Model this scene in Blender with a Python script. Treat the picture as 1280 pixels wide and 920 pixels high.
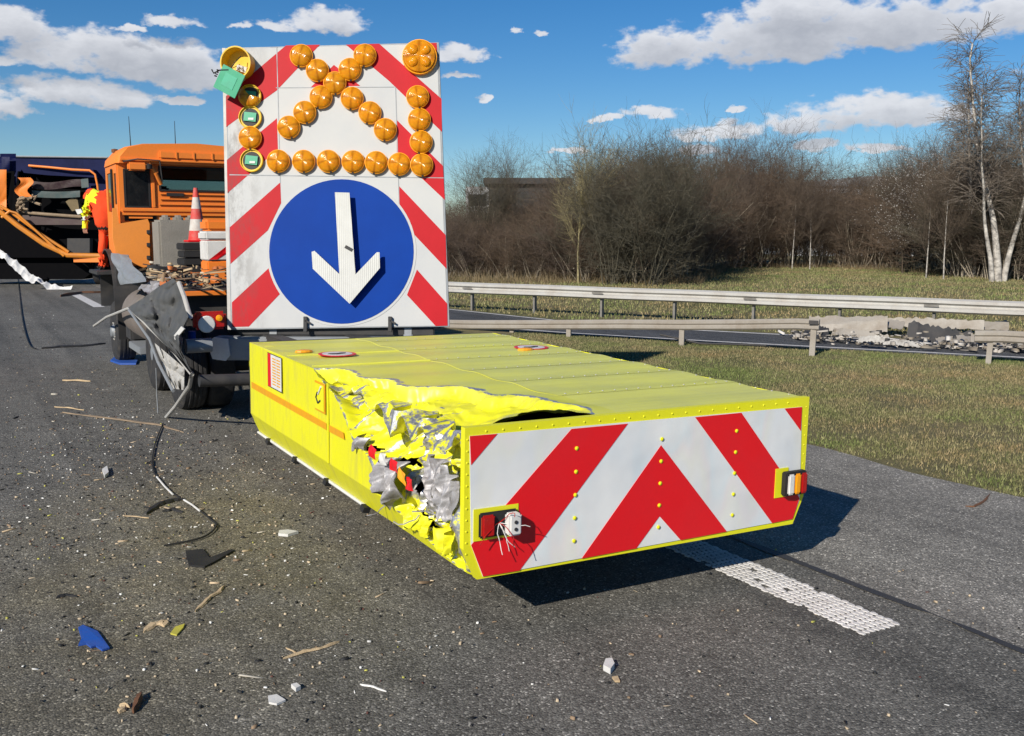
import bpy, bmesh, math, random
import numpy as np
from mathutils import Vector, Matrix, noise

R = math.radians
for o in list(bpy.data.objects): bpy.data.objects.remove(o)
scene = bpy.context.scene
col = scene.collection

# ------------------------------------------------------------------ camera
FPX, PIT, ROLL, CH = 1226.2, 0.1374, 0.0037, 2.15
cam = bpy.data.cameras.new('camera'); cam_o = bpy.data.objects.new('camera', cam); col.objects.link(cam_o)
cam.sensor_width = 36; cam.lens = FPX / 1280 * 36; cam.clip_start = .05; cam.clip_end = 3000
cam_o.matrix_world = Matrix.Translation((0, 0, CH)) @ (Matrix.Rotation(math.pi / 2 - PIT, 4, 'X') @ Matrix.Rotation(ROLL, 4, 'Z'))
scene.camera = cam_o
scene.render.resolution_x = 1024; scene.render.resolution_y = 736

def ray(x, y):
    """direction through a measured point of the photograph (used to survey real positions)"""
    cr, sr = math.cos(ROLL), math.sin(ROLL)
    dx, dy = x - 640, y - 460
    X = (cr * dx + sr * dy) / FPX; Y = (-sr * dx + cr * dy) / FPX
    c, s = math.cos(PIT), math.sin(PIT)
    return Vector((X, c - Y * s, -s - Y * c))
def hit(x, y, o, n):
    r = ray(x, y); c = Vector((0, 0, CH)); return c + r * ((Vector(o) - c).dot(n) / r.dot(n))
def ground(x, y, z=0.): return hit(x, y, (0, 0, z), Vector((0, 0, 1)))
def at(x, y, Y): return hit(x, y, (0, Y, 0), Vector((0, 1, 0)))

# ------------------------------------------------------------------ sky, sun, exposure
SUN_EL = 29.6; SUN_ROT = 209.5
world = bpy.data.worlds.new('World'); scene.world = world; world.use_nodes = True
scene.view_settings.view_transform = 'Standard'; scene.view_settings.look = 'None'
scene.view_settings.gamma = 1; scene.view_settings.use_curve_mapping = False
scene.view_settings.exposure = 0.28
sun = bpy.data.lights.new('sun', 'SUN'); sun.energy = 4.5; sun.angle = R(.5); sun.color = (1, .93, .82)
sun_o = bpy.data.objects.new('sun', sun); col.objects.link(sun_o)
sun_o.rotation_euler = Vector((.98, 1.73, -1.13)).to_track_quat('-Z', 'Y').to_euler()

def build_world():
    nt = world.node_tree; nt.nodes.clear(); N = nt.nodes; L = nt.links
    out = N.new('ShaderNodeOutputWorld'); bg = N.new('ShaderNodeBackground'); L.new(bg.outputs[0], out.inputs[0])
    sky = N.new('ShaderNodeTexSky'); sky.sky_type = 'NISHITA'; sky.sun_disc = False
    sky.sun_elevation = R(SUN_EL); sky.sun_rotation = R(SUN_ROT); sky.altitude = 250; sky.air_density = 1.0; sky.dust_density = .1; sky.ozone_density = 3.0
    bg.inputs[1].default_value = .1
    hs = N.new('ShaderNodeHueSaturation'); hs.inputs['Saturation'].default_value = 1.36; hs.inputs['Value'].default_value = .67
    L.new(sky.outputs[0], hs.inputs['Color'])
    tnt = N.new('ShaderNodeMixRGB'); tnt.blend_type = 'MULTIPLY'; tnt.inputs[0].default_value = 1; L.new(hs.outputs[0], tnt.inputs[1]); tnt.inputs[2].default_value = (.80, .93, 1.08, 1)
    tc = N.new('ShaderNodeTexCoord')
    def m(op, a, b=None, c=None):
        n = N.new('ShaderNodeMath'); n.operation = op
        for i, v in enumerate((a, b, c)):
            if v is None: continue
            if isinstance(v, (int, float)): n.inputs[i].default_value = v
            else: L.new(v, n.inputs[i])
        return n.outputs[0]
    sep = N.new('ShaderNodeSeparateXYZ'); L.new(tc.outputs['Generated'], sep.inputs[0])
    az = m('ARCTAN2', sep.outputs[0], sep.outputs[1]); el = m('ARCSINE', sep.outputs[2])
    comb = N.new('ShaderNodeCombineXYZ'); L.new(az, comb.inputs[0]); L.new(el, comb.inputs[1])
    n1 = N.new('ShaderNodeTexNoise'); n1.inputs['Scale'].default_value = 13; n1.inputs['Detail'].default_value = 9; n1.inputs['Roughness'].default_value = .6
    mp = N.new('ShaderNodeMapping'); mp.inputs['Scale'].default_value = (1, 1.7, 1); L.new(comb.outputs[0], mp.inputs[0]); L.new(mp.outputs[0], n1.inputs[0])
    n2 = N.new('ShaderNodeTexNoise'); n2.inputs['Scale'].default_value = 55; n2.inputs['Detail'].default_value = 6; L.new(mp.outputs[0], n2.inputs[0])
    clouds = [(8,38,52,26),(5,76,34,9),(8,134,34,15),(70,72,60,22),(125,62,60,24),(190,80,88,28),(92,116,74,20),(130,126,58,16),(255,96,60,24),(230,125,26,7),(218,28,34,9),(162,36,20,6),
              (345,34,34,9),(405,30,50,18),(300,36,16,5),(572,70,36,14),(578,98,20,5),(603,124,10,6),(848,66,76,30),(925,58,70,34),(1000,48,70,40),(1100,36,120,36),(1210,34,110,30),(1000,14,60,18),
              (758,149,16,6),(816,144,40,9),(922,137,12,6),(1020,183,24,8),(898,166,52,12),(1085,146,98,25),(1010,156,50,16),(1140,150,60,14),(642,40,9,5),(676,43,12,5),(708,188,32,5),(880,188,22,9),(1100,186,30,6),
              (1420,90,90,30),(-130,60,90,30),(-60,140,50,14)]
    n3 = N.new('ShaderNodeTexNoise'); n3.inputs['Scale'].default_value = 34; n3.inputs['Detail'].default_value = 5; n3.inputs['Roughness'].default_value = .6; L.new(mp.outputs[0], n3.inputs[0]); s3 = N.new('ShaderNodeSeparateColor'); L.new(n3.outputs['Color'], s3.inputs[0])
    az = m('ADD', az, m('MULTIPLY', m('SUBTRACT', s3.outputs[0], .5), .045)); el = m('ADD', el, m('MULTIPLY', m('SUBTRACT', s3.outputs[1], .5), .022))
    def mask(azs, els):
        cur = None
        for (x, y, rx, ry) in clouds:
            d = ray(x, y).normalized(); a = math.atan2(d.x, d.y); e = math.asin(d.z)
            ra = rx / 1180.; re = ry / 1180.
            p = m('MULTIPLY', m('SUBTRACT', azs, a), 1 / ra)
            q = m('SUBTRACT', els, e)
            # flatter base: below the centre the ellipse is thinner
            q = m('MULTIPLY', m('MINIMUM', m('MULTIPLY', q, 1.), m('MULTIPLY', q, 1.6)), 1 / re)
            k = m('SUBTRACT', 1.0, m('ADD', m('MULTIPLY', p, p), m('MULTIPLY', q, q)))
            k = m('MAXIMUM', k, -3.)
            cur = k if cur is None else m('SMOOTH_MAX', cur, k, .25)
        return cur
    nz = m('SUBTRACT', n1.outputs['Fac'], .5); nf = m('SUBTRACT', n2.outputs['Fac'], .5)
    dn = m('ADD', m('MULTIPLY', nz, 3.2), m('MULTIPLY', nf, 2.3))
    k0 = m('ADD', mask(az, el), dn)
    k1 = m('ADD', mask(m('ADD', az, -.004), m('ADD', el, .016)), dn)
    mr = N.new('ShaderNodeMapRange'); mr.interpolation_type = 'SMOOTHSTEP'; L.new(k0, mr.inputs[0]); mr.inputs[1].default_value = -.25; mr.inputs[2].default_value = .62
    lit = N.new('ShaderNodeMapRange'); L.new(k1, lit.inputs[0]); lit.inputs[1].default_value = -.5; lit.inputs[2].default_value = 1.1; lit.inputs[3].default_value = 1; lit.inputs[4].default_value = 0
    lit2 = m('ADD', m('MULTIPLY', lit.outputs[0], .75), m('MULTIPLY', m('SUBTRACT', n2.outputs['Fac'], .35), .7))
    cr = N.new('ShaderNodeMixRGB'); L.new(m('MINIMUM', m('MAXIMUM', lit2, 0.), 1.), cr.inputs[0]); cr.inputs[1].default_value = (3.6, 3.75, 4.15, 1); cr.inputs[2].default_value = (6.7, 6.8, 7.1, 1)
    mx = N.new('ShaderNodeMixRGB'); L.new(m('MULTIPLY', mr.outputs[0], .93), mx.inputs[0]); L.new(tnt.outputs[0], mx.inputs[1]); L.new(cr.outputs[0], mx.inputs[2])
    L.new(mx.outputs[0], bg.inputs[0])
build_world()

# ------------------------------------------------------------------ materials
def nodes(name):
    m = bpy.data.materials.new(name); m.use_nodes = True
    return m, m.node_tree.nodes, m.node_tree.links, m.node_tree.nodes['Principled BSDF']
def noise_node(N, L, scale, detail=4, rough=.55, coord='Object', stretch=None):
    tc = N.new('ShaderNodeTexCoord'); n = N.new('ShaderNodeTexNoise')
    n.inputs['Scale'].default_value = scale; n.inputs['Detail'].default_value = detail; n.inputs['Roughness'].default_value = rough
    if stretch:
        mp = N.new('ShaderNodeMapping'); mp.inputs['Scale'].default_value = stretch; L.new(tc.outputs[coord], mp.inputs[0]); L.new(mp.outputs[0], n.inputs[0])
    else: L.new(tc.outputs[coord], n.inputs[0])
    return n.outputs['Fac']
def ramp(N, L, f, stops):
    r = N.new('ShaderNodeValToRGB'); L.new(f, r.inputs[0]); e = r.color_ramp.elements
    while len(e) > 1: e.remove(e[-1])
    e[0].position, c = stops[0]; e[0].color = (*c, 1) if len(c) == 3 else c
    for p, c in stops[1:]:
        k = e.new(p); k.color = (*c, 1) if len(c) == 3 else c
    return r.outputs[0]
def mix(N, L, f, a, b, mode='MIX'):
    n = N.new('ShaderNodeMixRGB'); n.blend_type = mode
    for i, v in enumerate((f, a, b)):
        if isinstance(v, (int, float)): n.inputs[i].default_value = v
        elif isinstance(v, tuple): n.inputs[i].default_value = (*v, 1)
        else: L.new(v, n.inputs[i])
    return n.outputs[0]
def bump(N, L, b, h, strength=.3, dist=.01):
    n = N.new('ShaderNodeBump'); n.inputs['Strength'].default_value = strength; n.inputs['Distance'].default_value = dist
    L.new(h, n.inputs['Height']); L.new(n.outputs[0], b.inputs['Normal'])
def simple(name, c, rough=.5, metal=0., dirt=.25, dscale=6., dirtc=(.12, .10, .08), bmp=0., spec=.5, coat=0.):
    """paint/plastic/metal with grime patches, fine speckle and varied gloss"""
    m, N, L, b = nodes(name)
    f = noise_node(N, L, dscale, 8, .65); g = noise_node(N, L, dscale * 14, 3, .6)
    mask = ramp(N, L, f, [(.42, (0, 0, 0)), (.72, (1, 1, 1))])
    k = mix(N, L, 1., mask, (dirt, dirt, dirt), 'MULTIPLY')
    c1 = mix(N, L, k, tuple(c), dirtc)
    c2 = mix(N, L, .25 * min(1, dirt * 3), c1, ramp(N, L, g, [(.3, (.55,) * 3), (.7, (1.,) * 3)]), 'MULTIPLY')
    L.new(c2, b.inputs['Base Color'])
    L.new(ramp(N, L, f, [(.3, (rough,) * 3), (.8, (min(1, rough + .22),) * 3)]), b.inputs['Roughness'])
    b.inputs['Metallic'].default_value = metal; b.inputs['Specular IOR Level'].default_value = spec
    b.inputs['Coat Weight'].default_value = coat
    if bmp: bump(N, L, b, g, bmp, .01)
    return m

M = {}
M['yellow'] = simple('yellow_paint', (.77, .745, .012), .42, dirt=.12, dscale=3, dirtc=(.45, .40, .08))
M['white'] = simple('white_film', (.74, .76, .78), .32, dirt=.14, dscale=2.5, dirtc=(.42, .41, .40), spec=.6)
M['red'] = simple('red_film', (.74, .006, .012), .32, dirt=.12, dscale=4, dirtc=(.36, .01, .02), spec=.6)
M['blue'] = simple('blue_film', (.004, .045, .40), .3, dirt=.1, dscale=3, dirtc=(.004, .03, .27), spec=.6)
M['orange'] = simple('orange_paint', (.84, .225, .025), .45, dirt=.2, dscale=2.2, dirtc=(.50, .17, .06))
M['orange_stripe'] = simple('orange_stripe', (.78, .36, .005), .4, dirt=.2)
M['dark'] = simple('dark_steel', (.03, .03, .032), .6, dirt=.5, dscale=5, dirtc=(.09, .08, .07))
M['black'] = simple('black_rubber', (.012, .012, .013), .7, dirt=.3, dirtc=(.05, .045, .04))
M['tyre'] = simple('tyre_rubber', (.022, .022, .024), .75, dirt=.6, dscale=9, dirtc=(.08, .07, .06), bmp=.3)
M['grey'] = simple('grey_metal', (.27, .29, .31), .5, .25, dirt=.3, dirtc=(.15, .14, .13))
M['galv'] = simple('galvanised_steel', (.50, .49, .46), .55, .15, dirt=.5, dscale=1.8, dirtc=(.34, .29, .24), bmp=.1)
M['galv_dirty'] = simple('stained_steel', (.36, .33, .285), .6, .2, dirt=.6, dscale=2.3, dirtc=(.24, .19, .14), bmp=.15)
M['post'] = simple('post_steel', (.22, .21, .19), .65, .2, dirt=.5, dscale=6, dirtc=(.10, .08, .06))
M['alu'] = simple('bare_aluminium', (.46, .45, .46), .5, .4, dirt=.85, dscale=9, dirtc=(.11, .09, .07), bmp=.2)
M['tarp'] = simple('tarp_cloth', (.072, .074, .074), .62, dirt=.5, dscale=5, dirtc=(.15, .145, .135), bmp=.4)
M['concrete'] = simple('concrete', (.27, .25, .215), .9, dirt=.65, dscale=4, dirtc=(.19, .175, .15), bmp=.6)
M['wood'] = simple('pale_wood', (.56, .42, .25), .8, dirt=.4, dscale=12, dirtc=(.25, .16, .08), bmp=.4)
M['wood_brown'] = simple('brown_wood', (.17, .075, .035), .8, dirt=.5, dscale=12, dirtc=(.07, .035, .02), bmp=.4)
M['plastic_white'] = simple('white_plastic', (.72, .71, .68), .45, dirt=.25)
M['void'] = simple('void_shade', (.004, .004, .005), .9, dirt=.2, dirtc=(.012, .011, .010), spec=.05)  # near black that paints the shade inside openings and under the wreck
M['navy'] = simple('navy_paint', (.003, .007, .055), .5, dirt=.5, dscale=1.6, dirtc=(.002, .003, .012), spec=.15)
M['maroon'] = simple('maroon_trim', (.025, .006, .010), .5, dirt=.4)
M['teal_grey'] = simple('dusty_glass', (.07, .10, .10), .3, dirt=.4)
M['cream'] = simple('torn_lining', (.30, .22, .14), .8, dirt=.5)
M['pink'] = simple('scuffed_bumper', (.08, .05, .05), .6, dirt=.5)
M['sling'] = simple('amber_beam', (.72, .25, .02), .45, dirt=.35, dscale=3)
M['hivis_o'] = simple('hi_vis_orange_cloth', (.90, .075, .012), .8, dirt=.15, dscale=7, dirtc=(.55, .05, .02), bmp=.5)
M['hivis_y'] = simple('hi_vis_yellow_cloth', (.80, .86, .02), .8, dirt=.1)
M['reflect'] = simple('reflective_band', (.60, .62, .60), .4, dirt=.2)
M['skin'] = simple('skin', (.42, .22, .15), .55, dirt=.1)
M['green_pcb'] = simple('green_board', (.02, .33, .17), .4, dirt=.25, dirtc=(.2, .5, .35))
M['lamp_yellow'] = simple('yellow_housing', (.80, .50, .01), .4, dirt=.2)
M['lens_red'] = simple('red_lens', (.42, .008, .008), .15, dirt=.15, dscale=10)
M['lens_orange'] = simple('orange_lens', (.90, .36, .01), .2, dirt=.1)
M['line'] = None
M['building_dark'] = simple('dark_cladding', (.04, .042, .045), .7, dirt=.4, dscale=.3)
M['building_white'] = simple('pale_cladding', (.55, .56, .58), .7, dirt=.3, dscale=.3)
M['window_dark'] = simple('dark_window', (.02, .025, .03), .1, dirt=.1)
M['tape'] = simple('reflective_tape', (.55, .52, .5), .5, dirt=.6, dscale=20, dirtc=(.3, .08, .05))
M['leaf_litter'] = simple('dry_weeds', (.20, .15, .08), .9, dirt=.6, dscale=2, dirtc=(.09, .07, .04))

def glass_mat(name, c, rough=.03, trans=1.):
    m, N, L, b = nodes(name); b.inputs['Base Color'].default_value = (*c, 1); b.inputs['Roughness'].default_value = rough
    b.inputs['Transmission Weight'].default_value = trans; b.inputs['IOR'].default_value = 1.2; return m
M['glass'] = glass_mat('window_glass', (.35, .42, .42))
M['glass_dark'] = simple('tinted_glass', (.008, .009, .010), .08, dirt=.1)

def lens_material():
    m, N, L, b = nodes('amber_lens')
    tc = N.new('ShaderNodeTexCoord'); g = N.new('ShaderNodeTexVoronoi'); g.inputs['Scale'].default_value = 26; L.new(tc.outputs['Object'], g.inputs['Vector'])
    c = ramp(N, L, g.outputs['Distance'], [(.0, (1., .52, .02)), (.5, (.95, .36, .006)), (1., (.62, .17, .003))])
    c = ramp(N, L, g.outputs['Distance'], [(.0, (1., .47, .016)), (1., (.88, .30, .006))])
    rm = N.new('ShaderNodeMapping'); rm.inputs['Rotation'].default_value = (math.pi/2, 0, 0); L.new(tc.outputs['Object'], rm.inputs[0]); rg = N.new('ShaderNodeTexGradient'); rg.gradient_type = 'RADIAL'; L.new(rm.outputs[0], rg.inputs[0])
    pm = N.new('ShaderNodeMath'); pm.operation = 'MULTIPLY'; L.new(rg.outputs['Fac'], pm.inputs[0]); pm.inputs[1].default_value = 4.; pp_ = N.new('ShaderNodeMath'); pp_.operation = 'PINGPONG'; L.new(pm.outputs[0], pp_.inputs[0]); pp_.inputs[1].default_value = .5
    c = mix(N, L, .75, c, ramp(N, L, pp_.outputs[0], [(.0, (.42, .30, .2)), (.16, (.85, .8, .8)), (.5, (1, 1, 1))]), 'MULTIPLY')
    L.new(c, b.inputs['Base Color']); b.inputs['Roughness'].default_value = .12
    b.inputs['Transmission Weight'].default_value = .35; b.inputs['IOR'].default_value = 1.35
    w = N.new('ShaderNodeTexWave'); w.wave_type = 'RINGS'; w.rings_direction = 'Y'; w.inputs['Scale'].default_value = 26; L.new(tc.outputs['Object'], w.inputs['Vector'])
    bump(N, L, b, w.outputs['Fac'], .45, .004)
    return m
M['lens'] = lens_material()
M['reflector'] = simple('lamp_reflector', (.85, .42, .06), .2, .8, dirt=.2, dscale=30)

def asphalt_material(name, base, light, stain=True):
    m, N, L, b = nodes(name)
    tc = N.new('ShaderNodeTexCoord')
    v = N.new('ShaderNodeTexVoronoi'); v.inputs['Scale'].default_value = 95; L.new(tc.outputs['Object'], v.inputs['Vector'])
    stone = ramp(N, L, v.outputs['Color'], [(.0, (.45,) * 3), (.5, (.8,) * 3), (.78, (1.15,) * 3), (.88, (2.0,) * 3), (1., (3.6,) * 3)])
    sh = ramp(N, L, v.outputs['Distance'], [(.0, (1,) * 3), (.55, (.85,) * 3), (.9, (.35,) * 3)])
    big = noise_node(N, L, .35, 5, .6); mid = noise_node(N, L, 3.2, 6, .7); fine = noise_node(N, L, 30, 4, .7)
    c = mix(N, L, ramp(N, L, big, [(.35, (0,) * 3), (.7, (1,) * 3)]), base, light)
    c = mix(N, L, .55, c, ramp(N, L, mid, [(.3, (.6,) * 3), (.7, (1.3,) * 3)]), 'MULTIPLY')
    c = mix(N, L, .6, c, ramp(N, L, fine, [(.3, (.5,) * 3), (.7, (1.45,) * 3)]), 'MULTIPLY')
    tcr = N.new('ShaderNodeMapping'); tcr.inputs['Rotation'].default_value = (0, 0, -.514); L.new(tc.outputs['Object'], tcr.inputs[0]); tcs = N.new('ShaderNodeMapping'); tcs.inputs['Scale'].default_value = (1.6, .07, 1); L.new(tcr.outputs[0], tcs.inputs[0])
    tn = N.new('ShaderNodeTexNoise'); tn.inputs['Scale'].default_value = 1.; tn.inputs['Detail'].default_value = 6; tn.inputs['Roughness'].default_value = .65; L.new(tcs.outputs[0], tn.inputs[0])
    c = mix(N, L, .8, c, ramp(N, L, tn.outputs['Fac'], [(.34, (.66,) * 3), (.5, (1.,) * 3), (.66, (1.2,) * 3)]), 'MULTIPLY')
    c = mix(N, L, 1., c, stone, 'MULTIPLY'); c = mix(N, L, .9, c, sh, 'MULTIPLY')
    if stain:   # sandy spill round the wreck
        sp = N.new('ShaderNodeVectorMath'); sp.operation = 'DISTANCE'; mp = N.new('ShaderNodeMapping'); mp.inputs['Rotation'].default_value = (0, 0, -.514)
        mp.inputs['Scale'].default_value = (1., .38, 1); L.new(tc.outputs['Object'], mp.inputs[0])
        L.new(mp.outputs[0], sp.inputs[0])
        p = Matrix.Rotation(-.514, 3, 'Z') @ Vector((-2.0 * 1, 6.4 * .38, 0)) if False else None
        cx, cy = -2.1, 6.8; ca, sa = math.cos(-.514), math.sin(-.514); px, py = cx, cy * .38
        sp.inputs[1].default_value = (px * ca - py * sa, px * sa + py * ca, 0)
        d = N.new('ShaderNodeMapRange'); L.new(sp.outputs['Value'], d.inputs[0]); d.inputs[1].default_value = .3; d.inputs[2].default_value = 2.0; d.inputs[3].default_value = .75; d.inputs[4].default_value = 0
        k = mix(N, L, 1., d.outputs[0], ramp(N, L, noise_node(N, L, 1.5, 7, .7), [(.35, (.25,) * 3), (.65, (1,) * 3)]), 'MULTIPLY')
        c = mix(N, L, k, c, mix(N, L, 1., c, (1.50, 1.34, .92), 'MULTIPLY'))
    L.new(c, b.inputs['Base Color']); b.inputs['Roughness'].default_value = .78; b.inputs['Specular IOR Level'].default_value = .25
    inv = ramp(N, L, v.outputs['Distance'], [(0, (1,) * 3), (.8, (0,) * 3)])
    bump(N, L, b, mix(N, L, .35, inv, fine), .75, .006)
    return m
M['asphalt'] = asphalt_material('asphalt', (.172, .165, .145), (.215, .206, .181))
M['asphalt_light'] = asphalt_material('shoulder_asphalt', (.275, .258, .226), (.325, .305, .266), False)
M['asphalt_ramp'] = asphalt_material('ramp_asphalt', (.10, .102, .105), (.125, .127, .13), False)
M['tar'] = simple('tar_joint', (.040, .038, .037), .6, dirt=.3, dscale=8, dirtc=(.06, .057, .053), bmp=.3)

def line_material(name, raised):
    m, N, L, b = nodes(name)
    f = noise_node(N, L, 7, 6, .7); g = noise_node(N, L, 120, 3, .7)
    c = ramp(N, L, f, [(.3, (.50, .48, .45)), (.6, (.72, .70, .67))]); c = mix(N, L, .5, c, ramp(N, L, g, [(.35, (.45,) * 3), (.6, (1,) * 3)]), 'MULTIPLY')
    L.new(c, b.inputs['Base Color']); b.inputs['Roughness'].default_value = .8; bump(N, L, b, g, .5, .004); return m
M['line'] = line_material('road_marking', True)

def ground_material():
    m, N, L, b = nodes('grassland')
    a = noise_node(N, L, .22, 7, .65); c_ = noise_node(N, L, 2.2, 8, .75); f = noise_node(N, L, 45, 5, .8)
    c = ramp(N, L, a, [(.30, (.13, .135, .055)), (.5, (.20, .180, .095)), (.68, (.26, .215, .125))])
    c = mix(N, L, .75, c, ramp(N, L, c_, [(.3, (.45, .48, .4)), (.5, (1, 1, 1)), (.72, (1.5, 1.32, 1.15))]), 'MULTIPLY')
    c = mix(N, L, .9, c, ramp(N, L, f, [(.3, (.35,) * 3), (.7, (1.6,) * 3)]), 'MULTIPLY')
    L.new(c, b.inputs['Base Color']); b.inputs['Roughness'].default_value = .95; b.inputs['Specular IOR Level'].default_value = .1
    bump(N, L, b, f, 1., .03); return m
M['ground'] = ground_material()
def blade_material():
    m, N, L, b = nodes('grass_blades')
    a = noise_node(N, L, .5, 5, .65); f = noise_node(N, L, 22, 2, .6)
    c = ramp(N, L, f, [(.30, (.075, .095, .035)), (.44, (.15, .148, .070)), (.55, (.27, .235, .13)), (.68, (.42, .36, .22))])
    c = mix(N, L, .8, c, ramp(N, L, a, [(.38, (.62, .92, .45)), (.52, (1.0, 1.0, .9)), (.62, (1.2, .98, .9))]), 'MULTIPLY')
    L.new(c, b.inputs['Base Color']); b.inputs['Roughness'].default_value = .8; b.inputs['Specular IOR Level'].default_value = .2; return m
M['blade'] = blade_material()
def bark(name, c1, c2, sc=6.):
    m, N, L, b = nodes(name)
    f = noise_node(N, L, sc, 4, .7)
    L.new(ramp(N, L, f, [(.3, c1), (.7, c2)]), b.inputs['Base Color']); b.inputs['Roughness'].default_value = .9; b.inputs['Specular IOR Level'].default_value = .15; return m
M['twig_brown'] = bark('brown_twigs', (.070, .054, .042), (.185, .145, .110), .7)
M['twig_rust'] = bark('rusty_twigs', (.082, .057, .040), (.190, .138, .098), .7)
M['twig_grey'] = bark('grey_green_twigs', (.055, .050, .036), (.150, .135, .098), .7)
M['twig_purple'] = bark('purple_twigs', (.066, .049, .042), (.160, .123, .10), .7)
M['stem'] = bark('grey_stems', (.16, .135, .105), (.40, .35, .27), 2)
M['bark_yellow'] = bark('pale_bark', (.26, .22, .10), (.38, .33, .20), 5)
M['bark_birch'] = bark('birch_bark', (.12, .11, .10), (.62, .58, .52), 4)
M['blossom'] = bark('white_blossom', (.34, .32, .30), (.52, .50, .47), 3)

def chip_material():
    m, N, L, b = nodes('debris_mix')
    at_ = N.new('ShaderNodeAttribute'); at_.attribute_name = 'tint'
    L.new(at_.outputs['Color'], b.inputs['Base Color']); b.inputs['Roughness'].default_value = .7; return m
M['chips'] = chip_material()

def shell_material():
    """yellow aluminium sheet: paint, scraped metal, black tears; 'wear' attribute r = scraped, g = sooty"""
    m, N, L, b = nodes('battered_yellow_sheet')
    a = N.new('ShaderNodeAttribute'); a.attribute_name = 'wear'; s = N.new('ShaderNodeSeparateColor'); L.new(a.outputs['Color'], s.inputs[0])
    f = noise_node(N, L, 22, 6, .7, stretch=(1, .6, 1)); g = noise_node(N, L, 4, 6, .65); h = noise_node(N, L, 60, 3, .6)
    yel = ramp(N, L, g, [(.35, (.78, .755, .010)), (.7, (.71, .685, .02))])
    gr = noise_node(N, L, 3.0, 8, .7, stretch=(1, 2.6, .55)); yel = mix(N, L, ramp(N, L, gr, [(.50, (0,) * 3), (.68, (.42,) * 3)]), yel, (.44, .40, .10))
    dust_sheen = mix(N, L, ramp(N, L, h, [(.6, (0,) * 3), (.75, (.3,) * 3)]), yel, (.55, .50, .25))
    yel = mix(N, L, s.outputs[2], dust_sheen, (.70, .69, .12))  # top yellow dulled: its sky reflection is put into the colour
    k = N.new('ShaderNodeMath'); k.operation = 'ADD'; L.new(s.outputs[0], k.inputs[0]); q = N.new('ShaderNodeMath'); q.operation = 'MULTIPLY_ADD'; L.new(f, q.inputs[0]); q.inputs[1].default_value = .9; q.inputs[2].default_value = -.45; L.new(q.outputs[0], k.inputs[1])
    bare = ramp(N, L, k.outputs[0], [(.47, (0,) * 3), (.56, (1,) * 3)])
    metal = ramp(N, L, h, [(.3, (.30, .30, .31)), (.6, (.58, .58, .60))])
    c = mix(N, L, bare, yel, metal); c = mix(N, L, ramp(N, L, s.outputs[1], [(.3, (0,) * 3), (.8, (.9,) * 3)]), c, (.06, .055, .05))
    L.new(c, b.inputs['Base Color'])
    mm = N.new('ShaderNodeMath'); mm.operation = 'MULTIPLY'; L.new(bare, mm.inputs[0]); mm.inputs[1].default_value = .7; L.new(mm.outputs[0], b.inputs['Metallic'])
    L.new(ramp(N, L, g, [(.3, (.32,) * 3), (.7, (.5,) * 3)]), b.inputs['Roughness'])
    return m
M['shell'] = shell_material()
def board_film(name, c1, c2, dc=(.22, .21, .20)):
    m, N, Lk, b = nodes(name); g = noise_node(N, Lk, 1.8, 5, .6); st = noise_node(N, Lk, 3.5, 9, .75, stretch=(1.6, 1, .7)); tc = N.new('ShaderNodeTexCoord'); sx = N.new('ShaderNodeSeparateXYZ'); Lk.new(tc.outputs['Object'], sx.inputs[0])
    mr = N.new('ShaderNodeMapRange'); Lk.new(sx.outputs[0], mr.inputs[0]); mr.inputs[1].default_value = -1.25; mr.inputs[2].default_value = -.75; mr.inputs[3].default_value = 1; mr.inputs[4].default_value = .0
    k = mix(N, Lk, 1., ramp(N, Lk, st, [(.46, (0,) * 3), (.60, (.85,) * 3)]), mr.outputs[0], 'MULTIPLY')
    c = ramp(N, Lk, g, [(.3, c1), (.7, c2)]); c = mix(N, Lk, k, c, dc); Lk.new(c, b.inputs['Base Color']); b.inputs['Roughness'].default_value = .55; b.inputs['Specular IOR Level'].default_value = .22; return m
M['b_white'] = board_film('board_white_film', (.46, .47, .475), (.52, .52, .505)); M['b_red'] = board_film('board_red_film', (.42, .003, .009), (.50, .005, .013), (.24, .04, .04))
M['blue'] = board_film('board_blue_film', (.0008, .036, .25), (.001, .044, .30)); M['blue'].node_tree.nodes['Principled BSDF'].inputs['Specular IOR Level'].default_value = .1

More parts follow.
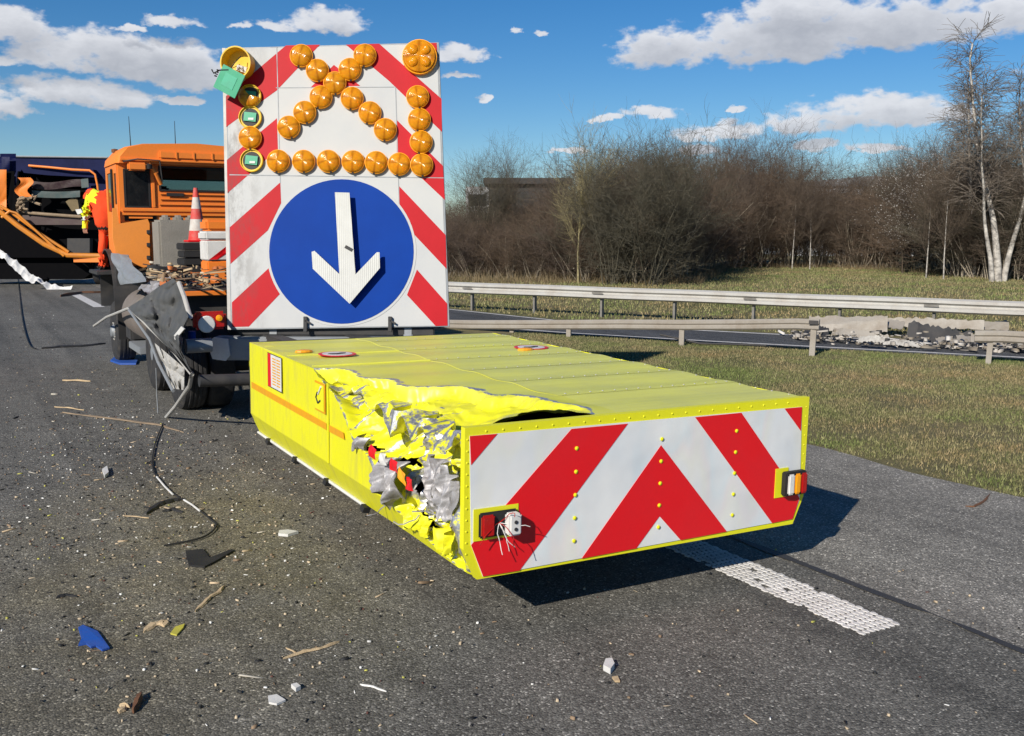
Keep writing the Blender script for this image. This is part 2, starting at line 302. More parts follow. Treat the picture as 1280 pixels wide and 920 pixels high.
# ------------------------------------------------------------------ mesh helpers
class MB:
    def __init__(s): s.v = []; s.f = []
    def add(s, vs, fs):
        n = len(s.v); s.v += [tuple(v) for v in vs]; s.f += [tuple(i + n for i in f) for f in fs]; return s
    def box(s, a, b, bev=0.):
        x0, y0, z0 = a; x1, y1, z1 = b
        if bev <= 0:
            return s.add([(x0,y0,z0),(x1,y0,z0),(x1,y1,z0),(x0,y1,z0),(x0,y0,z1),(x1,y0,z1),(x1,y1,z1),(x0,y1,z1)],
                         [(3,2,1,0),(4,5,6,7),(0,1,5,4),(1,2,6,5),(2,3,7,6),(3,0,4,7)])
        bm = bmesh.new(); bmesh.ops.create_cube(bm, size=1)
        for v in bm.verts: v.co = Vector(((x0+x1)/2 + v.co.x*(x1-x0), (y0+y1)/2 + v.co.y*(y1-y0), (z0+z1)/2 + v.co.z*(z1-z0)))
        bmesh.ops.bevel(bm, geom=bm.edges[:], offset=bev, segments=2, affect='EDGES'); return s.bm(bm)
    def bm(s, bm, mat=None):
        bm.verts.index_update(); s.add([(mat @ v.co) if mat else v.co for v in bm.verts], [[v.index for v in f.verts] for f in bm.faces]); bm.free(); return s
    def obox(s, c, size, rot=(0, 0, 0), bev=0.):
        bm = bmesh.new(); bmesh.ops.create_cube(bm, size=1)
        for v in bm.verts: v.co = Vector((v.co.x*size[0], v.co.y*size[1], v.co.z*size[2]))
        if bev: bmesh.ops.bevel(bm, geom=bm.edges[:], offset=bev, segments=2, affect='EDGES')
        from mathutils import Euler
        return s.bm(bm, Matrix.Translation(c) @ Euler(rot).to_matrix().to_4x4())
    def prism(s, pts, off):
        """polygon pts (3d) extruded by vector off"""
        n = len(pts); a = [Vector(p) for p in pts]; o = Vector(off)
        bm = bmesh.new(); va = [bm.verts.new(p) for p in a]; vb = [bm.verts.new(p + o) for p in a]
        f1 = bm.faces.new(va); f2 = bm.faces.new(vb[::-1])
        for i in range(n): bm.faces.new((va[(i+1) % n], va[i], vb[i], vb[(i+1) % n]))
        f1.normal_update(); f2.normal_update(); bmesh.ops.triangulate(bm, faces=[f1, f2], ngon_method='EAR_CLIP'); bmesh.ops.recalc_face_normals(bm, faces=bm.faces[:]); return s.bm(bm)
    def tube(s, path, r, n=8, cap=True):
        path = [Vector(p) for p in path]; rs = r if isinstance(r, (list, tuple)) else [r] * len(path)
        rings = []; prev = None
        for i, p in enumerate(path):
            t = (path[min(i+1, len(path)-1)] - path[max(i-1, 0)]).normalized()
            up = Vector((0, 0, 1)) if abs(t.z) < .95 else Vector((1, 0, 0))
            a = t.cross(up).normalized()
            if prev is not None and a.dot(prev) < 0: a = -a
            prev = a; b = t.cross(a)
            rings.append([p + (a*math.cos(2*math.pi*k/n) + b*math.sin(2*math.pi*k/n)) * rs[i] for k in range(n)])
        vs = [v for rg in rings for v in rg]; fs = []
        for i in range(len(path)-1):
            for k in range(n): fs.append((i*n+k, i*n+(k+1) % n, (i+1)*n+(k+1) % n, (i+1)*n+k))
        if cap: fs += [tuple(range(n))[::-1], tuple((len(path)-1)*n + k for k in range(n))]
        return s.add(vs, fs)
    def lathe(s, prof, n=24, axis='Z', c=(0, 0, 0)):
        """prof: (radius, height) list"""
        c = Vector(c); vs = []; fs = []
        for (r, h) in prof:
            for k in range(n):
                a = 2*math.pi*k/n; p = (r*math.cos(a), r*math.sin(a), h)
                if axis == 'X': p = (h, p[0], p[1])
                elif axis == 'Y': p = (p[0], h, p[1])
                vs.append(c + Vector(p))
        m = len(prof)
        for i in range(m-1):
            for k in range(n): fs.append((i*n+k, i*n+(k+1) % n, (i+1)*n+(k+1) % n, (i+1)*n+k))
        if prof[0][0] > 1e-4: fs.append(tuple(range(n))[::-1])
        if prof[-1][0] > 1e-4: fs.append(tuple((m-1)*n+k for k in range(n)))
        return s.add(vs, fs)
    def sheet(s, fn, nu, nv):
        """fn(u,v)->point for u,v in 0..1"""
        vs = [fn(i/nu, j/nv) for j in range(nv+1) for i in range(nu+1)]
        fs = [(j*(nu+1)+i, j*(nu+1)+i+1, (j+1)*(nu+1)+i+1, (j+1)*(nu+1)+i) for j in range(nv) for i in range(nu)]
        return s.add(vs, fs)
    def build(s, name, mat, parent=None, smooth=False, loc=None):
        me = bpy.data.meshes.new(name); me.from_pydata([tuple(v) for v in s.v], [], s.f); me.materials.append(mat); 
        if smooth:
            me.polygons.foreach_set('use_smooth', [True]*len(me.polygons))
            try: me.set_sharp_from_angle(angle=R(42))
            except Exception: pass
        me.update()
        o = bpy.data.objects.new(name, me); col.objects.link(o)
        if parent is not None: o.parent = parent
        if loc is not None: o.location = loc
        return o
def fast_mesh(name, V, F, mat, parent=None):
    """V (n,3) array, F (m,k) array of equal polygons"""
    V = np.asarray(V, np.float32); F = np.asarray(F, np.int32); k = F.shape[1]
    me = bpy.data.meshes.new(name); me.vertices.add(len(V)); me.vertices.foreach_set('co', V.ravel())
    me.loops.add(F.size); me.loops.foreach_set('vertex_index', F.ravel()); me.polygons.add(len(F))
    me.polygons.foreach_set('loop_start', np.arange(0, F.size, k, dtype=np.int32)); me.polygons.foreach_set('loop_total', np.full(len(F), k, np.int32))
    me.update(calc_edges=True); me.validate(); me.materials.append(mat)
    o = bpy.data.objects.new(name, me); col.objects.link(o)
    if parent is not None: o.parent = parent
    return o
def tag(o, label=None, cat=None, group=None, kind=None):
    if label: o['label'] = label
    if cat: o['category'] = cat
    if group: o['group'] = group
    if kind: o['kind'] = kind
    return o
def empty(name, loc=(0, 0, 0), rot=(0, 0, 0)):
    o = bpy.data.objects.new(name, None); col.objects.link(o); o.location = loc; o.rotation_euler = rot; o.empty_display_size = .2; return o
def struct(o, label): return tag(o, label, kind='structure')
def children(o): return [c for c in bpy.data.objects if c.parent == o]
def copy_tree(o, parent=None, kids=None):
    if kids is None:
        kids = {}
        for c in bpy.data.objects:
            if c.parent: kids.setdefault(c.parent.name, []).append(c)
    c = o.copy(); col.objects.link(c); c.parent = parent
    for ch in kids.get(o.name, []): copy_tree(ch, c, kids)
    return c
def crumple(rng, n=7, amp=.04, wl=(.1, .4)):
    """sum of triangular folds: sharp creases like bent sheet metal or cloth"""
    ks = []
    for i in range(n):
        a = rng.uniform(0, math.pi); w = rng.uniform(*wl); ks.append((math.cos(a)/w, math.sin(a)/w, rng.uniform(0, 1), amp*rng.uniform(.4, 1)*w/wl[1]))
    def f(x, y):
        t = 0; dx = .10*noise.noise(Vector((x*2.2, y*2.2, 1.3))); dy = .10*noise.noise(Vector((x*2.2, y*2.2, 7.7)))
        for (a, b, p, k) in ks:
            q = (x+dx)*a + (y+dy)*b + p
            t += k*.55*(1-2*abs(math.sin(math.pi*q*.5))**.85)
        return t
    return f
rng = random.Random(7)
nrs = np.random.RandomState(5)

# truck / road frame: origin on the road below the attenuator's front left corner
YAW = .5144
RT = Matrix.Rotation(YAW, 3, 'Z'); OT = Vector((-2.29, 8.49, 0))
def T(u, v, z=0.): return OT + RT @ Vector((u, v, z))
def tside(x, y, u=0.):
    n = RT @ Vector((1, 0, 0)); return RT.transposed() @ (hit(x, y, OT + n*u, n) - OT)
def tback(x, y, v=0.):
    n = RT @ Vector((0, 1, 0)); return RT.transposed() @ (hit(x, y, OT + n*v, n) - OT)
def tlev(x, y, z=0.): return RT.transposed() @ (ground(x, y, z) - OT)

# ------------------------------------------------------------------ ground, roads
def flat(name, pts, z, mat, label):
    m = MB(); n = len(pts); m.add([(p[0], p[1], z) for p in pts], [tuple(range(n))]); o = m.build(name, mat)
    return struct(o, label)
flat('ground', [(-400, -300), (400, -300), (400, 900), (-400, 900)], 0, M['ground'], 'patchy dry grassland around the motorway')
def tp(u, v): p = T(u, v); return (p.x, p.y)
US, VE = 2.52, 260
flat('road', [tp(-9, -60), tp(US, -60), tp(US, VE), tp(-9, VE)], .004, M['asphalt'], 'grey motorway asphalt strewn with debris')
# ragged outer edge of the paved shoulder
edge = [tp(5.3 + .10*noise.noise(Vector((v*.9, 3, 0))) + .05*noise.noise(Vector((v*4, 7, 0))), v) for v in np.arange(-14, 34, .25)]
flat('hard_shoulder', [tp(US, -60), tp(5.3, -60)] + edge + [tp(5.3, VE), tp(US, VE)], .0045, M['asphalt_light'], 'paler worn asphalt shoulder beside the grass')
RX = [-12, -6, -1.8, 1.3, 4, 7.6, 14, 30, 45]; RF = [39, 33, 27.7, 24.0, 22.0, 20.1, 16.9, 9., 1.5]; RN = [31, 26.6, 22.9, 20.7, 19.2, 17.45, 14.3, 6.3, -1.2]
flat('slip_road', list(zip(RX, RN)) + list(zip(RX, RF))[::-1], .0085, M['asphalt_ramp'], 'dark asphalt slip road beyond the near guardrail')
def strip(name, xs, ys, w, z, mat, label):
    m = MB(); n = len(xs)
    vs = [(x, y - w/2, z) for x, y in zip(xs, ys)] + [(x, y + w/2, z) for x, y in zip(xs, ys)]
    m.add(vs, [(i, i+1, n+i+1, n+i) for i in range(n-1)]); return struct(m.build(name, mat), label)
strip('road_marking', RX[2:], [y + .28 for y in RN[2:]], .15, .0125, M['line'], 'white edge line along the near side of the slip road')
strip('road_marking', RX[1:], [y - .22 for y in RF[1:]], .17, .0125, M['line'], 'white edge line along the far side of the slip road')
# broad dashed line of raised thermoplastic dots
def dots(name, u0, u1, v0, v1, label, fine=True):
    m = MB()
    if fine:
        nu = 8; du = (u1-u0)/nu; dv = .052; nv = int((v1-v0)/dv)
        for j in range(nv):
            for i in range(nu):
                if rng.random() < .02: continue
                cu = u0+(i+.5)*du + (du*.5 if j % 2 else 0)*.55 - du*.14; cv = v0+(j+.5)*dv
                a = du*.56*rng.uniform(.85, 1.08); b = dv*.60*rng.uniform(.85, 1.1); n = 6
                ph = rng.random()
                base = [T(cu+a*math.cos(ph+k*math.pi/3), cv+b*math.sin(ph+k*math.pi/3), .0055) for k in range(n)]
                topv = [T(cu+a*.75*math.cos(ph+k*math.pi/3), cv+b*.75*math.sin(ph+k*math.pi/3), .0105) for k in range(n)]
                m.add(base+topv, [tuple(range(n, 2*n))] + [(k, (k+1) % n, n+(k+1) % n, n+k) for k in range(n)])
    else:
        m.add([T(u0, v0, .008), T(u1, v0, .008), T(u1, v1, .008), T(u0, v1, .008)], [(0, 1, 2, 3)])
    return tag(m.build(name, M['line']), label, kind='structure')
ud = 1.95; vd = RT.transposed() @ (Vector((1.93, 5.06, 0)) - OT)
dots('road_marking', ud, ud+.31, vd.y, vd.y+6., 'broad white dotted lane dash running out from under the attenuator')
dots('road_marking', ud-.80, ud-.50, 21.5, 28., 'distant white lane dash between the wreck and the truck', False)
dots('road_marking', ud, ud+.31, vd.y-12, vd.y-6, 'broad white lane dash behind the viewer', False)
# tar joint
m = MB(); vs = []
vv = np.arange(-9, 10, .12)
for v in vv:
    c = US + .03*noise.noise(Vector((v*1.3, 0, 1))); w = .03 + .02*noise.noise(Vector((v*2.5, 4, 1))) ; w = max(.008, w)
    if abs(v - (vd.y - .02)) < .12: w = .004
    vs += [T(c-w, v, .0092), T(c+w, v, .0092)]
m.add(vs, [(2*i, 2*i+1, 2*i+3, 2*i+2) for i in range(len(vv)-1)]); struct(m.build('road_joint', M['tar']), 'dark tar seam between lane and shoulder')

# ------------------------------------------------------------------ grass
def to_uv(X, Y): 
    dx, dy = X-OT.x, Y-OT.y; c, s = math.cos(YAW), math.sin(YAW); return dx*c+dy*s, -dx*s+dy*c
def on_grass(X, Y, margin=.0):
    u, v = to_uv(X, Y); yn = np.interp(X, RX, RN); yf = np.interp(X, RX, RF)
    return (u > 5.3+margin) & ((Y < yn-.02) | (Y > yf+.15))
def blades(name, X, Y, hmin, hmax, wid, label, lean=.6, mat='blade'):
    n = len(X); a = nrs.uniform(0, 2*np.pi, n); h = nrs.uniform(hmin, hmax, n)*(0.6+.8*nrs.rand(n)); l = h*lean*nrs.rand(n); b = nrs.uniform(0, 2*np.pi, n)
    w = wid*nrs.uniform(.6, 1.3, n)
    V = np.zeros((n, 3, 3), np.float32)
    V[:, 0] = np.stack([X-np.cos(a)*w, Y-np.sin(a)*w, 0*X], 1); V[:, 1] = np.stack([X+np.cos(a)*w, Y+np.sin(a)*w, 0*X], 1)
    V[:, 2] = np.stack([X+np.cos(b)*l, Y+np.sin(b)*l, h], 1)
    o = fast_mesh(name, V.reshape(-1, 3), np.arange(3*n).reshape(-1, 3), M[mat]); return tag(o, label, 'grass', kind='stuff')
def clump(X, Y, sc): 
    return np.array([noise.noise(Vector((x*sc, y*sc, 2.))) for x, y in zip(X, Y)])
X = nrs.uniform(0, 11, 330000); Y = nrs.uniform(5, 21, 330000)
u, v = to_uv(X, Y); ok = on_grass(X, Y, 0) & (Y < np.interp(X, RX, RN)-.03) & (X < Y*.6+1.2) & (X > Y*-.05-.5) 
X, Y = X[ok], Y[ok]; u, v = to_uv(X, Y); e = clump(u, v, 1.1)*.16+clump(u, v, 5.)*.16; bare_ = clump(X, Y, .9); ok = ((u > 5.34+e) & (nrs.rand(len(u)) < np.clip(1.0+1.6*bare_, .35, 1))) | (nrs.rand(len(u)) < .06*(u > 5.15)); X, Y = X[ok], Y[ok]
blades('grass', X, Y, .015, .05, .0045, 'short yellow green grass between the shoulder and the slip road')
X = nrs.uniform(-3, 45, 150000); Y = nrs.uniform(16, 62, 150000)
ok = on_grass(X, Y) & (Y > np.interp(X, RX, RF)+.3) & (X < Y*.56+1) & (X > Y*-.1); X, Y = X[ok], Y[ok]
blades('grass', X, Y, .03, .12, .018, 'rough grass beyond the far guardrail up to the thicket')
# dry weeds along the foot of the thicket
X = nrs.uniform(-6, 36, 11000); Y = 41.5+nrs.uniform(0, 4, 11000)+np.where(X > 8, np.clip((X-8)*3.4, 0, 20), 0) - np.where(X > 20, np.clip((X-20)*3, 0, 16), 0)
blades('dry_weeds', X, Y, .12, .5, .014, 'dry straw coloured weeds at the foot of the thicket', .9, 'leaf_litter')

# ------------------------------------------------------------------ trees and shrubs (bare, late winter)
def grow(kind, seed):
    """returns trunk segments and twig segments [(p0, p1, r0, r1)]"""
    g = random.Random(seed); trunk = []; twig = []
    def rv(s=1.): return Vector((g.gauss(0, s), g.gauss(0, s), g.gauss(0, s)))
    def branch(p, d, L_, r, depth, up, wig, maxd, nb, out):
        n = 4 if depth < maxd else 3; step = L_/n; pts = [p.copy()]
        for i in range(n):
            d = (d + rv(wig) + Vector((0, 0, up))).normalized(); q = p + d*step
            r2 = r*(1-.22)
            out_ = trunk if depth == 0 else twig
            out_.append((p.copy(), q.copy(), r, r2)); p = q; r = r2; pts.append(p.copy())
            if depth < maxd:
                for _ in range(nb[depth] if i > 0 or depth > 0 else (1 if kind == 'shrub' else 0)):
                    side = (d + rv(.62)).normalized()
                    if side.z < -.3: side.z *= -.5
                    branch(p + (pts[-2]-p)*g.random(), side, L_*g.uniform(.38, .66), max(r*.55, .0062), depth+1, up*.9, wig*1.15, maxd, nb, out)
    if kind == 'shrub':
        for k in range(g.randint(8, 11)):
            a = g.uniform(0, 6.283); t = g.uniform(.1, .6)
            branch(Vector((math.cos(a)*g.uniform(0, .65), math.sin(a)*g.uniform(0, .65), 0)), Vector((math.cos(a)*t, math.sin(a)*t, 1)).normalized(), g.uniform(3.4, 4.9), g.uniform(.022, .045), 0, .05, .16, 3, [2, 2, 2], 0)
    elif kind == 'tree':
        for k in range(g.randint(2, 3)):
            a = g.uniform(0, 6.283); branch(Vector((math.cos(a)*.2, math.sin(a)*.2, 0)), Vector((math.cos(a)*.12, math.sin(a)*.12, 1)).normalized(), g.uniform(6, 7.6), .07, 0, .10, .08, 3, [5, 3, 2], 0)
    elif kind == 'sapling':
        branch(Vector((0, 0, 0)), Vector((0, 0, 1)), 5.6, .075, 0, .12, .05, 3, [5, 3, 2], 0)
    elif kind == 'birch':
        for (x, h, r) in ((0, 11.2, .13), (.55, 9.6, .10), (-.5, 8.4, .085)):
            p = Vector((x*.4, 0, 0)); d = Vector((x*.10, 0, 1)).normalized(); n = 16; st = h/n
            for i in range(n):
                d = (d+rv(.035)+Vector((0, 0, .08))).normalized(); q = p+d*st; r2 = r*.90; trunk.append((p.copy(), q.copy(), r, r2)); p = q; r = r2
                if i > 4:
                    for _ in range(4):
                        a = g.uniform(0, 6.283); b = Vector((math.cos(a), math.sin(a), g.uniform(1.4, 2.6))).normalized(); bl = (1-.55*i/n)*g.uniform(1.0, 2.0); pp = p.copy(); rr = max(r*.35, .012)
                        for j in range(5):
                            b = (b+rv(.1)+Vector((0, 0, -.045*j))).normalized(); qq = pp+b*bl/5; twig.append((pp.copy(), qq.copy(), rr, rr*.75)); pp = qq; rr *= .75
                            for _ in range(3):
                                t = (b+rv(.6)).normalized(); p3 = pp.copy(); 
                                for jj in range(3):
                                    t = (t+Vector((0, 0, -.22))+rv(.12)).normalized(); q3 = p3+t*g.uniform(.14, .3); twig.append((p3.copy(), q3.copy(), .0085, .006)); p3 = q3
    return trunk, twig
def seg_mesh(segs, sides):
    n = len(segs); P = np.array([[*a, *b, r0, r1] for a, b, r0, r1 in segs], np.float32)
    a, b, r0, r1 = P[:, :3], P[:, 3:6], P[:, 6:7], P[:, 7:8]; t = b-a; t /= np.linalg.norm(t, axis=1, keepdims=True)+1e-9
    up = np.where(np.abs(t[:, 2:3]) < .9, np.array([[0, 0, 1.]]), np.array([[1., 0, 0]])); x = np.cross(t, up); x /= np.linalg.norm(x, axis=1, keepdims=True); y = np.cross(t, x)
    V = []
    for k in range(sides):
        c, s = math.cos(2*math.pi*k/sides), math.sin(2*math.pi*k/sides); V.append(a+(x*c+y*s)*r0)
    for k in range(sides):
        c, s = math.cos(2*math.pi*k/sides), math.sin(2*math.pi*k/sides); V.append(b+(x*c+y*s)*r1)
    V = np.stack(V, 1).reshape(-1, 3); base = np.arange(n)[:, None]*2*sides
    F = np.concatenate([base + np.array([[k, (k+1) % sides, sides+(k+1) % sides, sides+k]]) for k in range(sides)])
    return V, F
HT = {}
def make_tree(name, kind, seed, mt, mc, blossom=False):
    tr, tw = grow(kind, seed); root = empty(name)
    V, F = seg_mesh(tr, 6); fast_mesh('trunk', V, F, mt, root); zz = np.concatenate([V[:, 2]])
    V, F = seg_mesh(tw, 3); fast_mesh('crown', V, F, mc, root); HT[root.name] = float(np.percentile(V[:, 2], 98.5))
    if blossom:
        pts = np.array([[*q] for p, q, a, b in tw if a < .012 and q[2] > 1.2]); pts = pts[nrs.permutation(len(pts))[:2600]]
        n = len(pts); pts = pts+nrs.normal(0, .03, pts.shape); s = nrs.uniform(.02, .045, (n, 1)); A = nrs.normal(0, 1, (n, 3)); A /= np.linalg.norm(A, axis=1, keepdims=True); B = np.cross(A, nrs.normal(0, 1, (n, 3))); B /= np.linalg.norm(B, axis=1, keepdims=True)
        V = np.stack([pts-A*s, pts+B*s, pts+A*s, pts-B*s], 1).reshape(-1, 3); fast_mesh('blossom', V, np.arange(4*n).reshape(-1, 4), M['blossom'], root)
    return root
protos = [make_tree('bare_shrub', 'shrub', 10+i, M['stem'], M[k]) for i, k in enumerate(['twig_brown', 'twig_rust', 'twig_grey', 'twig_brown', 'twig_purple', 'twig_rust'])]
tprotos = [make_tree('bare_tree', 'tree', 40+i, M['stem'], M[k]) for i, k in enumerate(['twig_brown', 'twig_grey', 'twig_purple'])]
used = set()
KIDS = {}
for c in bpy.data.objects:
    if c.parent: KIDS.setdefault(c.parent.name, []).append(c)
def plant(proto, x, y, s, label, group=None, sz=1., cat='shrub'):
    if s > 1.6: s = s/HT[proto.name]
    o = proto if proto.name not in used else copy_tree(proto, None, KIDS); used.add(proto.name)
    o.location = (x, y, 0); o.rotation_euler = (0, 0, rng.uniform(0, 6.28)); o.scale = (s, s, s*sz); tag(o, label, cat, group); return o
def foot(px):   # distance of the thicket's front edge behind each column of the photograph
    return np.interp(px, [480, 560, 640, 740, 800, 870, 900, 1000, 1100, 1170, 1200, 1280, 1400], [50, 47, 45, 43.5, 42, 50, 60, 62, 62, 58, 49, 46, 46])
def top_y(px):  # height of its skyline there
    return np.interp(px, [480, 560, 600, 640, 690, 730, 760, 800, 860, 900, 930, 960, 1000, 1040, 1080, 1140, 1200, 1300], [258, 256, 252, 256, 250, 226, 206, 190, 190, 194, 184, 186, 204, 226, 224, 212, 190, 184])
LB = {0: 'bare brown shrub in the dense thicket beyond the guardrail', 1: 'bare rust brown shrub in the dense thicket beyond the guardrail', 2: 'bare grey green shrub in the dense thicket beyond the guardrail',
      3: 'bare brown shrub in the dense thicket beyond the guardrail', 4: 'bare purplish shrub in the dense thicket beyond the guardrail', 5: 'bare rust brown shrub in the dense thicket beyond the guardrail'}
GR = {0: 'brown thicket shrubs', 1: 'rusty thicket shrubs', 2: 'grey green thicket shrubs', 3: 'brown thicket shrubs', 4: 'purplish thicket shrubs', 5: 'rusty thicket shrubs'}
for row in range(4):
    px = 500 + row*13
    while px < 1330:
        Y = foot(px) + row*2.6 + rng.uniform(-.6, 1.0); ty = top_y(px) + rng.uniform(-4, 20) + (16 if row == 0 else 0)
        H = CH + (290-ty)/1226*Y; s = H
        k = rng.choices(range(6), [3, 3, 1.5 if px < 860 else .6, 3, 2 if px < 640 else 1, 2.5])[0]
        p = at(px, 300, Y); plant(protos[k], p.x, Y, s*rng.uniform(.92, 1.05), LB[k], GR[k]); px += rng.uniform(24, 36)*s/5.4
# taller bare trees standing out over the thicket
for i, (px, ty, k) in enumerate([(600, 196, 1), (628, 190, 0), (692, 206, 2), (764, 206, 0), (806, 184, 1), (838, 186, 0), (915, 172, 0), (940, 168, 2), (968, 180, 0), (1045, 200, 2), (1100, 198, 0), (1122, 190, 1), (1168, 175, 0), (1200, 165, 2), (1265, 150, 0)]):
    Y = foot(px)+rng.uniform(2, 6); H = CH+(290-ty)/1226*Y; p = at(px, 300, Y)
    plant(tprotos[k], p.x, Y, H, 'bare many branched tree rising over the thicket against the sky', 'bare trees over the thicket', cat='tree')
# the big dark shrub standing out in front
b = make_tree('bare_shrub', 'shrub', 91, M['twig_grey'], M['twig_grey']); p = at(812, 350, 40.5); plant(b, p.x, 40.5, 1.0, 'large dark grey green shrub standing forward at the edge of the grass clearing', None)
b2 = make_tree('bare_shrub', 'shrub', 98, M['twig_grey'], M['twig_grey']); p = at(765, 350, 41.0); plant(b2, p.x, 41., .92, 'grey green shrub just left of the big forward shrub by the clearing', None)
s = make_tree('slim_tree', 'sapling', 60, M['bark_yellow'], M['bark_yellow']); p = at(723, 346, 41.8); s.location = (p.x, 41.8, 0); s.scale = (6.6/HT[s.name]*.8, 6.6/HT[s.name]*.8, 6.6/HT[s.name]); s.rotation_euler = (0, 0, .4)
tag(s, 'slim young tree with pale yellowish trunk standing before the brown thicket', 'tree')
M['twig_birch'] = bark('birch_twigs', (.12, .10, .082), (.28, .235, .19), .8)
bi = make_tree('birch_tree', 'birch', 71, M['bark_birch'], M['twig_birch']); p = at(1247, 351, 45.); bi.location = (p.x, 45, 0); bi.scale = (1.55, 1.55, .98); bi.rotation_euler = (0, 0, .3)
tag(bi, 'tall white stemmed birch with fine twigs standing foremost at the right edge', 'tree', 'birches at the right edge')
for px, Y, sx, sz, rz, lb in ((1212, 50, 1.1, .86, 2.1, 'birch set back just left of the foremost tall birch'), (1284, 49, 1.2, .97, 4.0, 'birch half cut by the right edge of the view')):
    o = copy_tree(bi); q = at(px, 345, Y); o.location = (q.x, Y, 0); o.scale = (sx, sx, sz); o.rotation_euler = (0, 0, rz); tag(o, lb, 'tree', 'birches at the right edge')
for px, ty, Y in ((1130, 196, 54), (1165, 185, 52), (1195, 190, 51)):
    H = CH+(290-ty)/1226*Y; o = make_tree('blossom_tree', 'tree', int(px), M['twig_brown'], M['twig_brown'], True); p = at(px, 300, Y); o.location = (p.x, Y, 0); o.scale = (H/HT[o.name]*1.1,)*2+(H/HT[o.name],)
    tag(o, {1130: 'leftmost small tree dotted with white blossom beside the birch', 1165: 'middle small tree dotted with white blossom beside the birch', 1195: 'small tree dotted with white blossom closest to the birch'}[px], 'tree', 'white blossom trees')
for px, Y, h in ((1180, 47, 6.0), (1158, 48, 5.4), (990, 60, 6.6), (1012, 60, 6.0)):
    o = make_tree('slim_tree', 'sapling', int(px), M['bark_birch'], M['twig_brown']); p = at(px, 340, Y); o.location = (p.x, Y, 0); o.scale = (h/HT[o.name]*.75, h/HT[o.name]*.75, h/HT[o.name])
    tag(o, {1180: 'thin pale stemmed tree just left of the tall birch', 1158: 'slender pale tree second left of the tall birch', 990: 'thin pale tree at the back of the clearing, left one', 1012: 'thin pale tree at the back of the clearing, right one'}[px], 'tree', 'slender pale trees')

# far buildings glimpsed over the thicket
bd = empty('warehouse', at(652, 300, 78)); bd.location.z = 0; tag(bd, 'dark flat roofed building half hidden behind the left of the thicket', 'building')
MB().box((-2.6, 0, 0), (3.6, 8, 5.9)).build('wall', M['building_dark'], bd)
MB().box((-3.0, -.5, 5.9), (3.9, 8.4, 6.35)).build('roof', M['building_dark'], bd)
MB().box((-4.4, .3, 0), (-2.602, 3, 5.7)).build('stair_tower', M['building_white'], bd)
for i in range(3): MB().box((-4.2, .25, 1.2+i*1.5), (-2.8, .3, 2.1+i*1.5)).build('window', M['window_dark'], bd)
bw = empty('industrial_hall', at(1065, 300, 95)); bw.location.z = 0; tag(bw, 'pale low industrial hall glimpsed behind the bare trees right of the clearing', 'building')
MB().box((-6, 0, 0), (9, 12, 6.6)).build('wall', M['building_white'], bw)
MB().prism([(-6.3, -.3, 6.6), (9.3, -.3, 6.6), (9.3, -.3, 6.9), (1.5, -.3, 7.6), (-6.3, -.3, 6.9)], (0, 12.6, 0)).build('roof', M['grey'], bw)
for i in range(4): MB().box((-5+i*3.4, -.05, 3.8), (-3+i*3.4, -.002, 5.2)).build('window', M['window_dark'], bw)

# ------------------------------------------------------------------ guardrails
def wbeam(P, prof, name, mat, parent, th=.0):
    """sweep a profile (across, up) along path P"""
    P = [Vector(p) for p in P]; m = MB(); n = len(prof); vs = []
    for i, p in enumerate(P):
        t = (P[min(i+1, len(P)-1)]-P[max(i-1, 0)]); t.z = 0; t.normalize(); a = Vector((t.y, -t.x, 0))
        vs += [p + a*q[0] + Vector((0, 0, q[1])) for q in prof]
    fs = [(i*n+k, i*n+(k+1) % n, (i+1)*n+(k+1) % n, (i+1)*n+k) for i in range(len(P)-1) for k in range(n)]
    fs += [tuple(range(n))[::-1], tuple((len(P)-1)*n+k for k in range(n))]
    m.add(vs, fs); return m.build(name, mat, parent)
def wprof(h=.31, d=.075, t=.006):
    a = [(0, 0), (d*.15, h*.02), (d, h*.12), (d, h*.32), (0, h*.44), (0, h*.56), (d, h*.68), (d, h*.88), (d*.15, h*.98), (0, h)]
    return a + [(x-t, z) for x, z in a[::-1]]
gr = empty('guardrail', (4, 24, 0)); tag(gr, 'long straight galvanised guardrail beyond the slip road', 'guardrail')
line = lambda X: Vector((X, 27.5-.5887*(X+1.8), 0))
off = Vector((-4, -24, 0))
P = [line(x)+off+Vector((0, 0, .47+.004*math.sin(x*1.7))) for x in np.arange(-2.6, 20, .5)]
wbeam(P, wprof(), 'beam', M['galv'], gr)
dv = Vector((12.4, -7.3, 0)).normalized()
for k in range(0, 14):
    q = line(-1.0)+dv*(k*1.98-.2)+off+Vector((.07, .1, 0))
    a = MB(); a.obox((q.x, q.y, .36), (.055, .12, .78), (0, 0, math.atan2(dv.y, dv.x))); a.build('post', M['post'], gr)
for k in range(0, 7):   # bolted splice plates
    q = line(-1.2)+dv*(k*3.96)+off; a = MB(); a.obox((q.x-.045, q.y-.08, .625), (.3, .006, .05), (0, 0, math.atan2(dv.y, dv.x))); a.build('splice_plate', M['post'], gr)

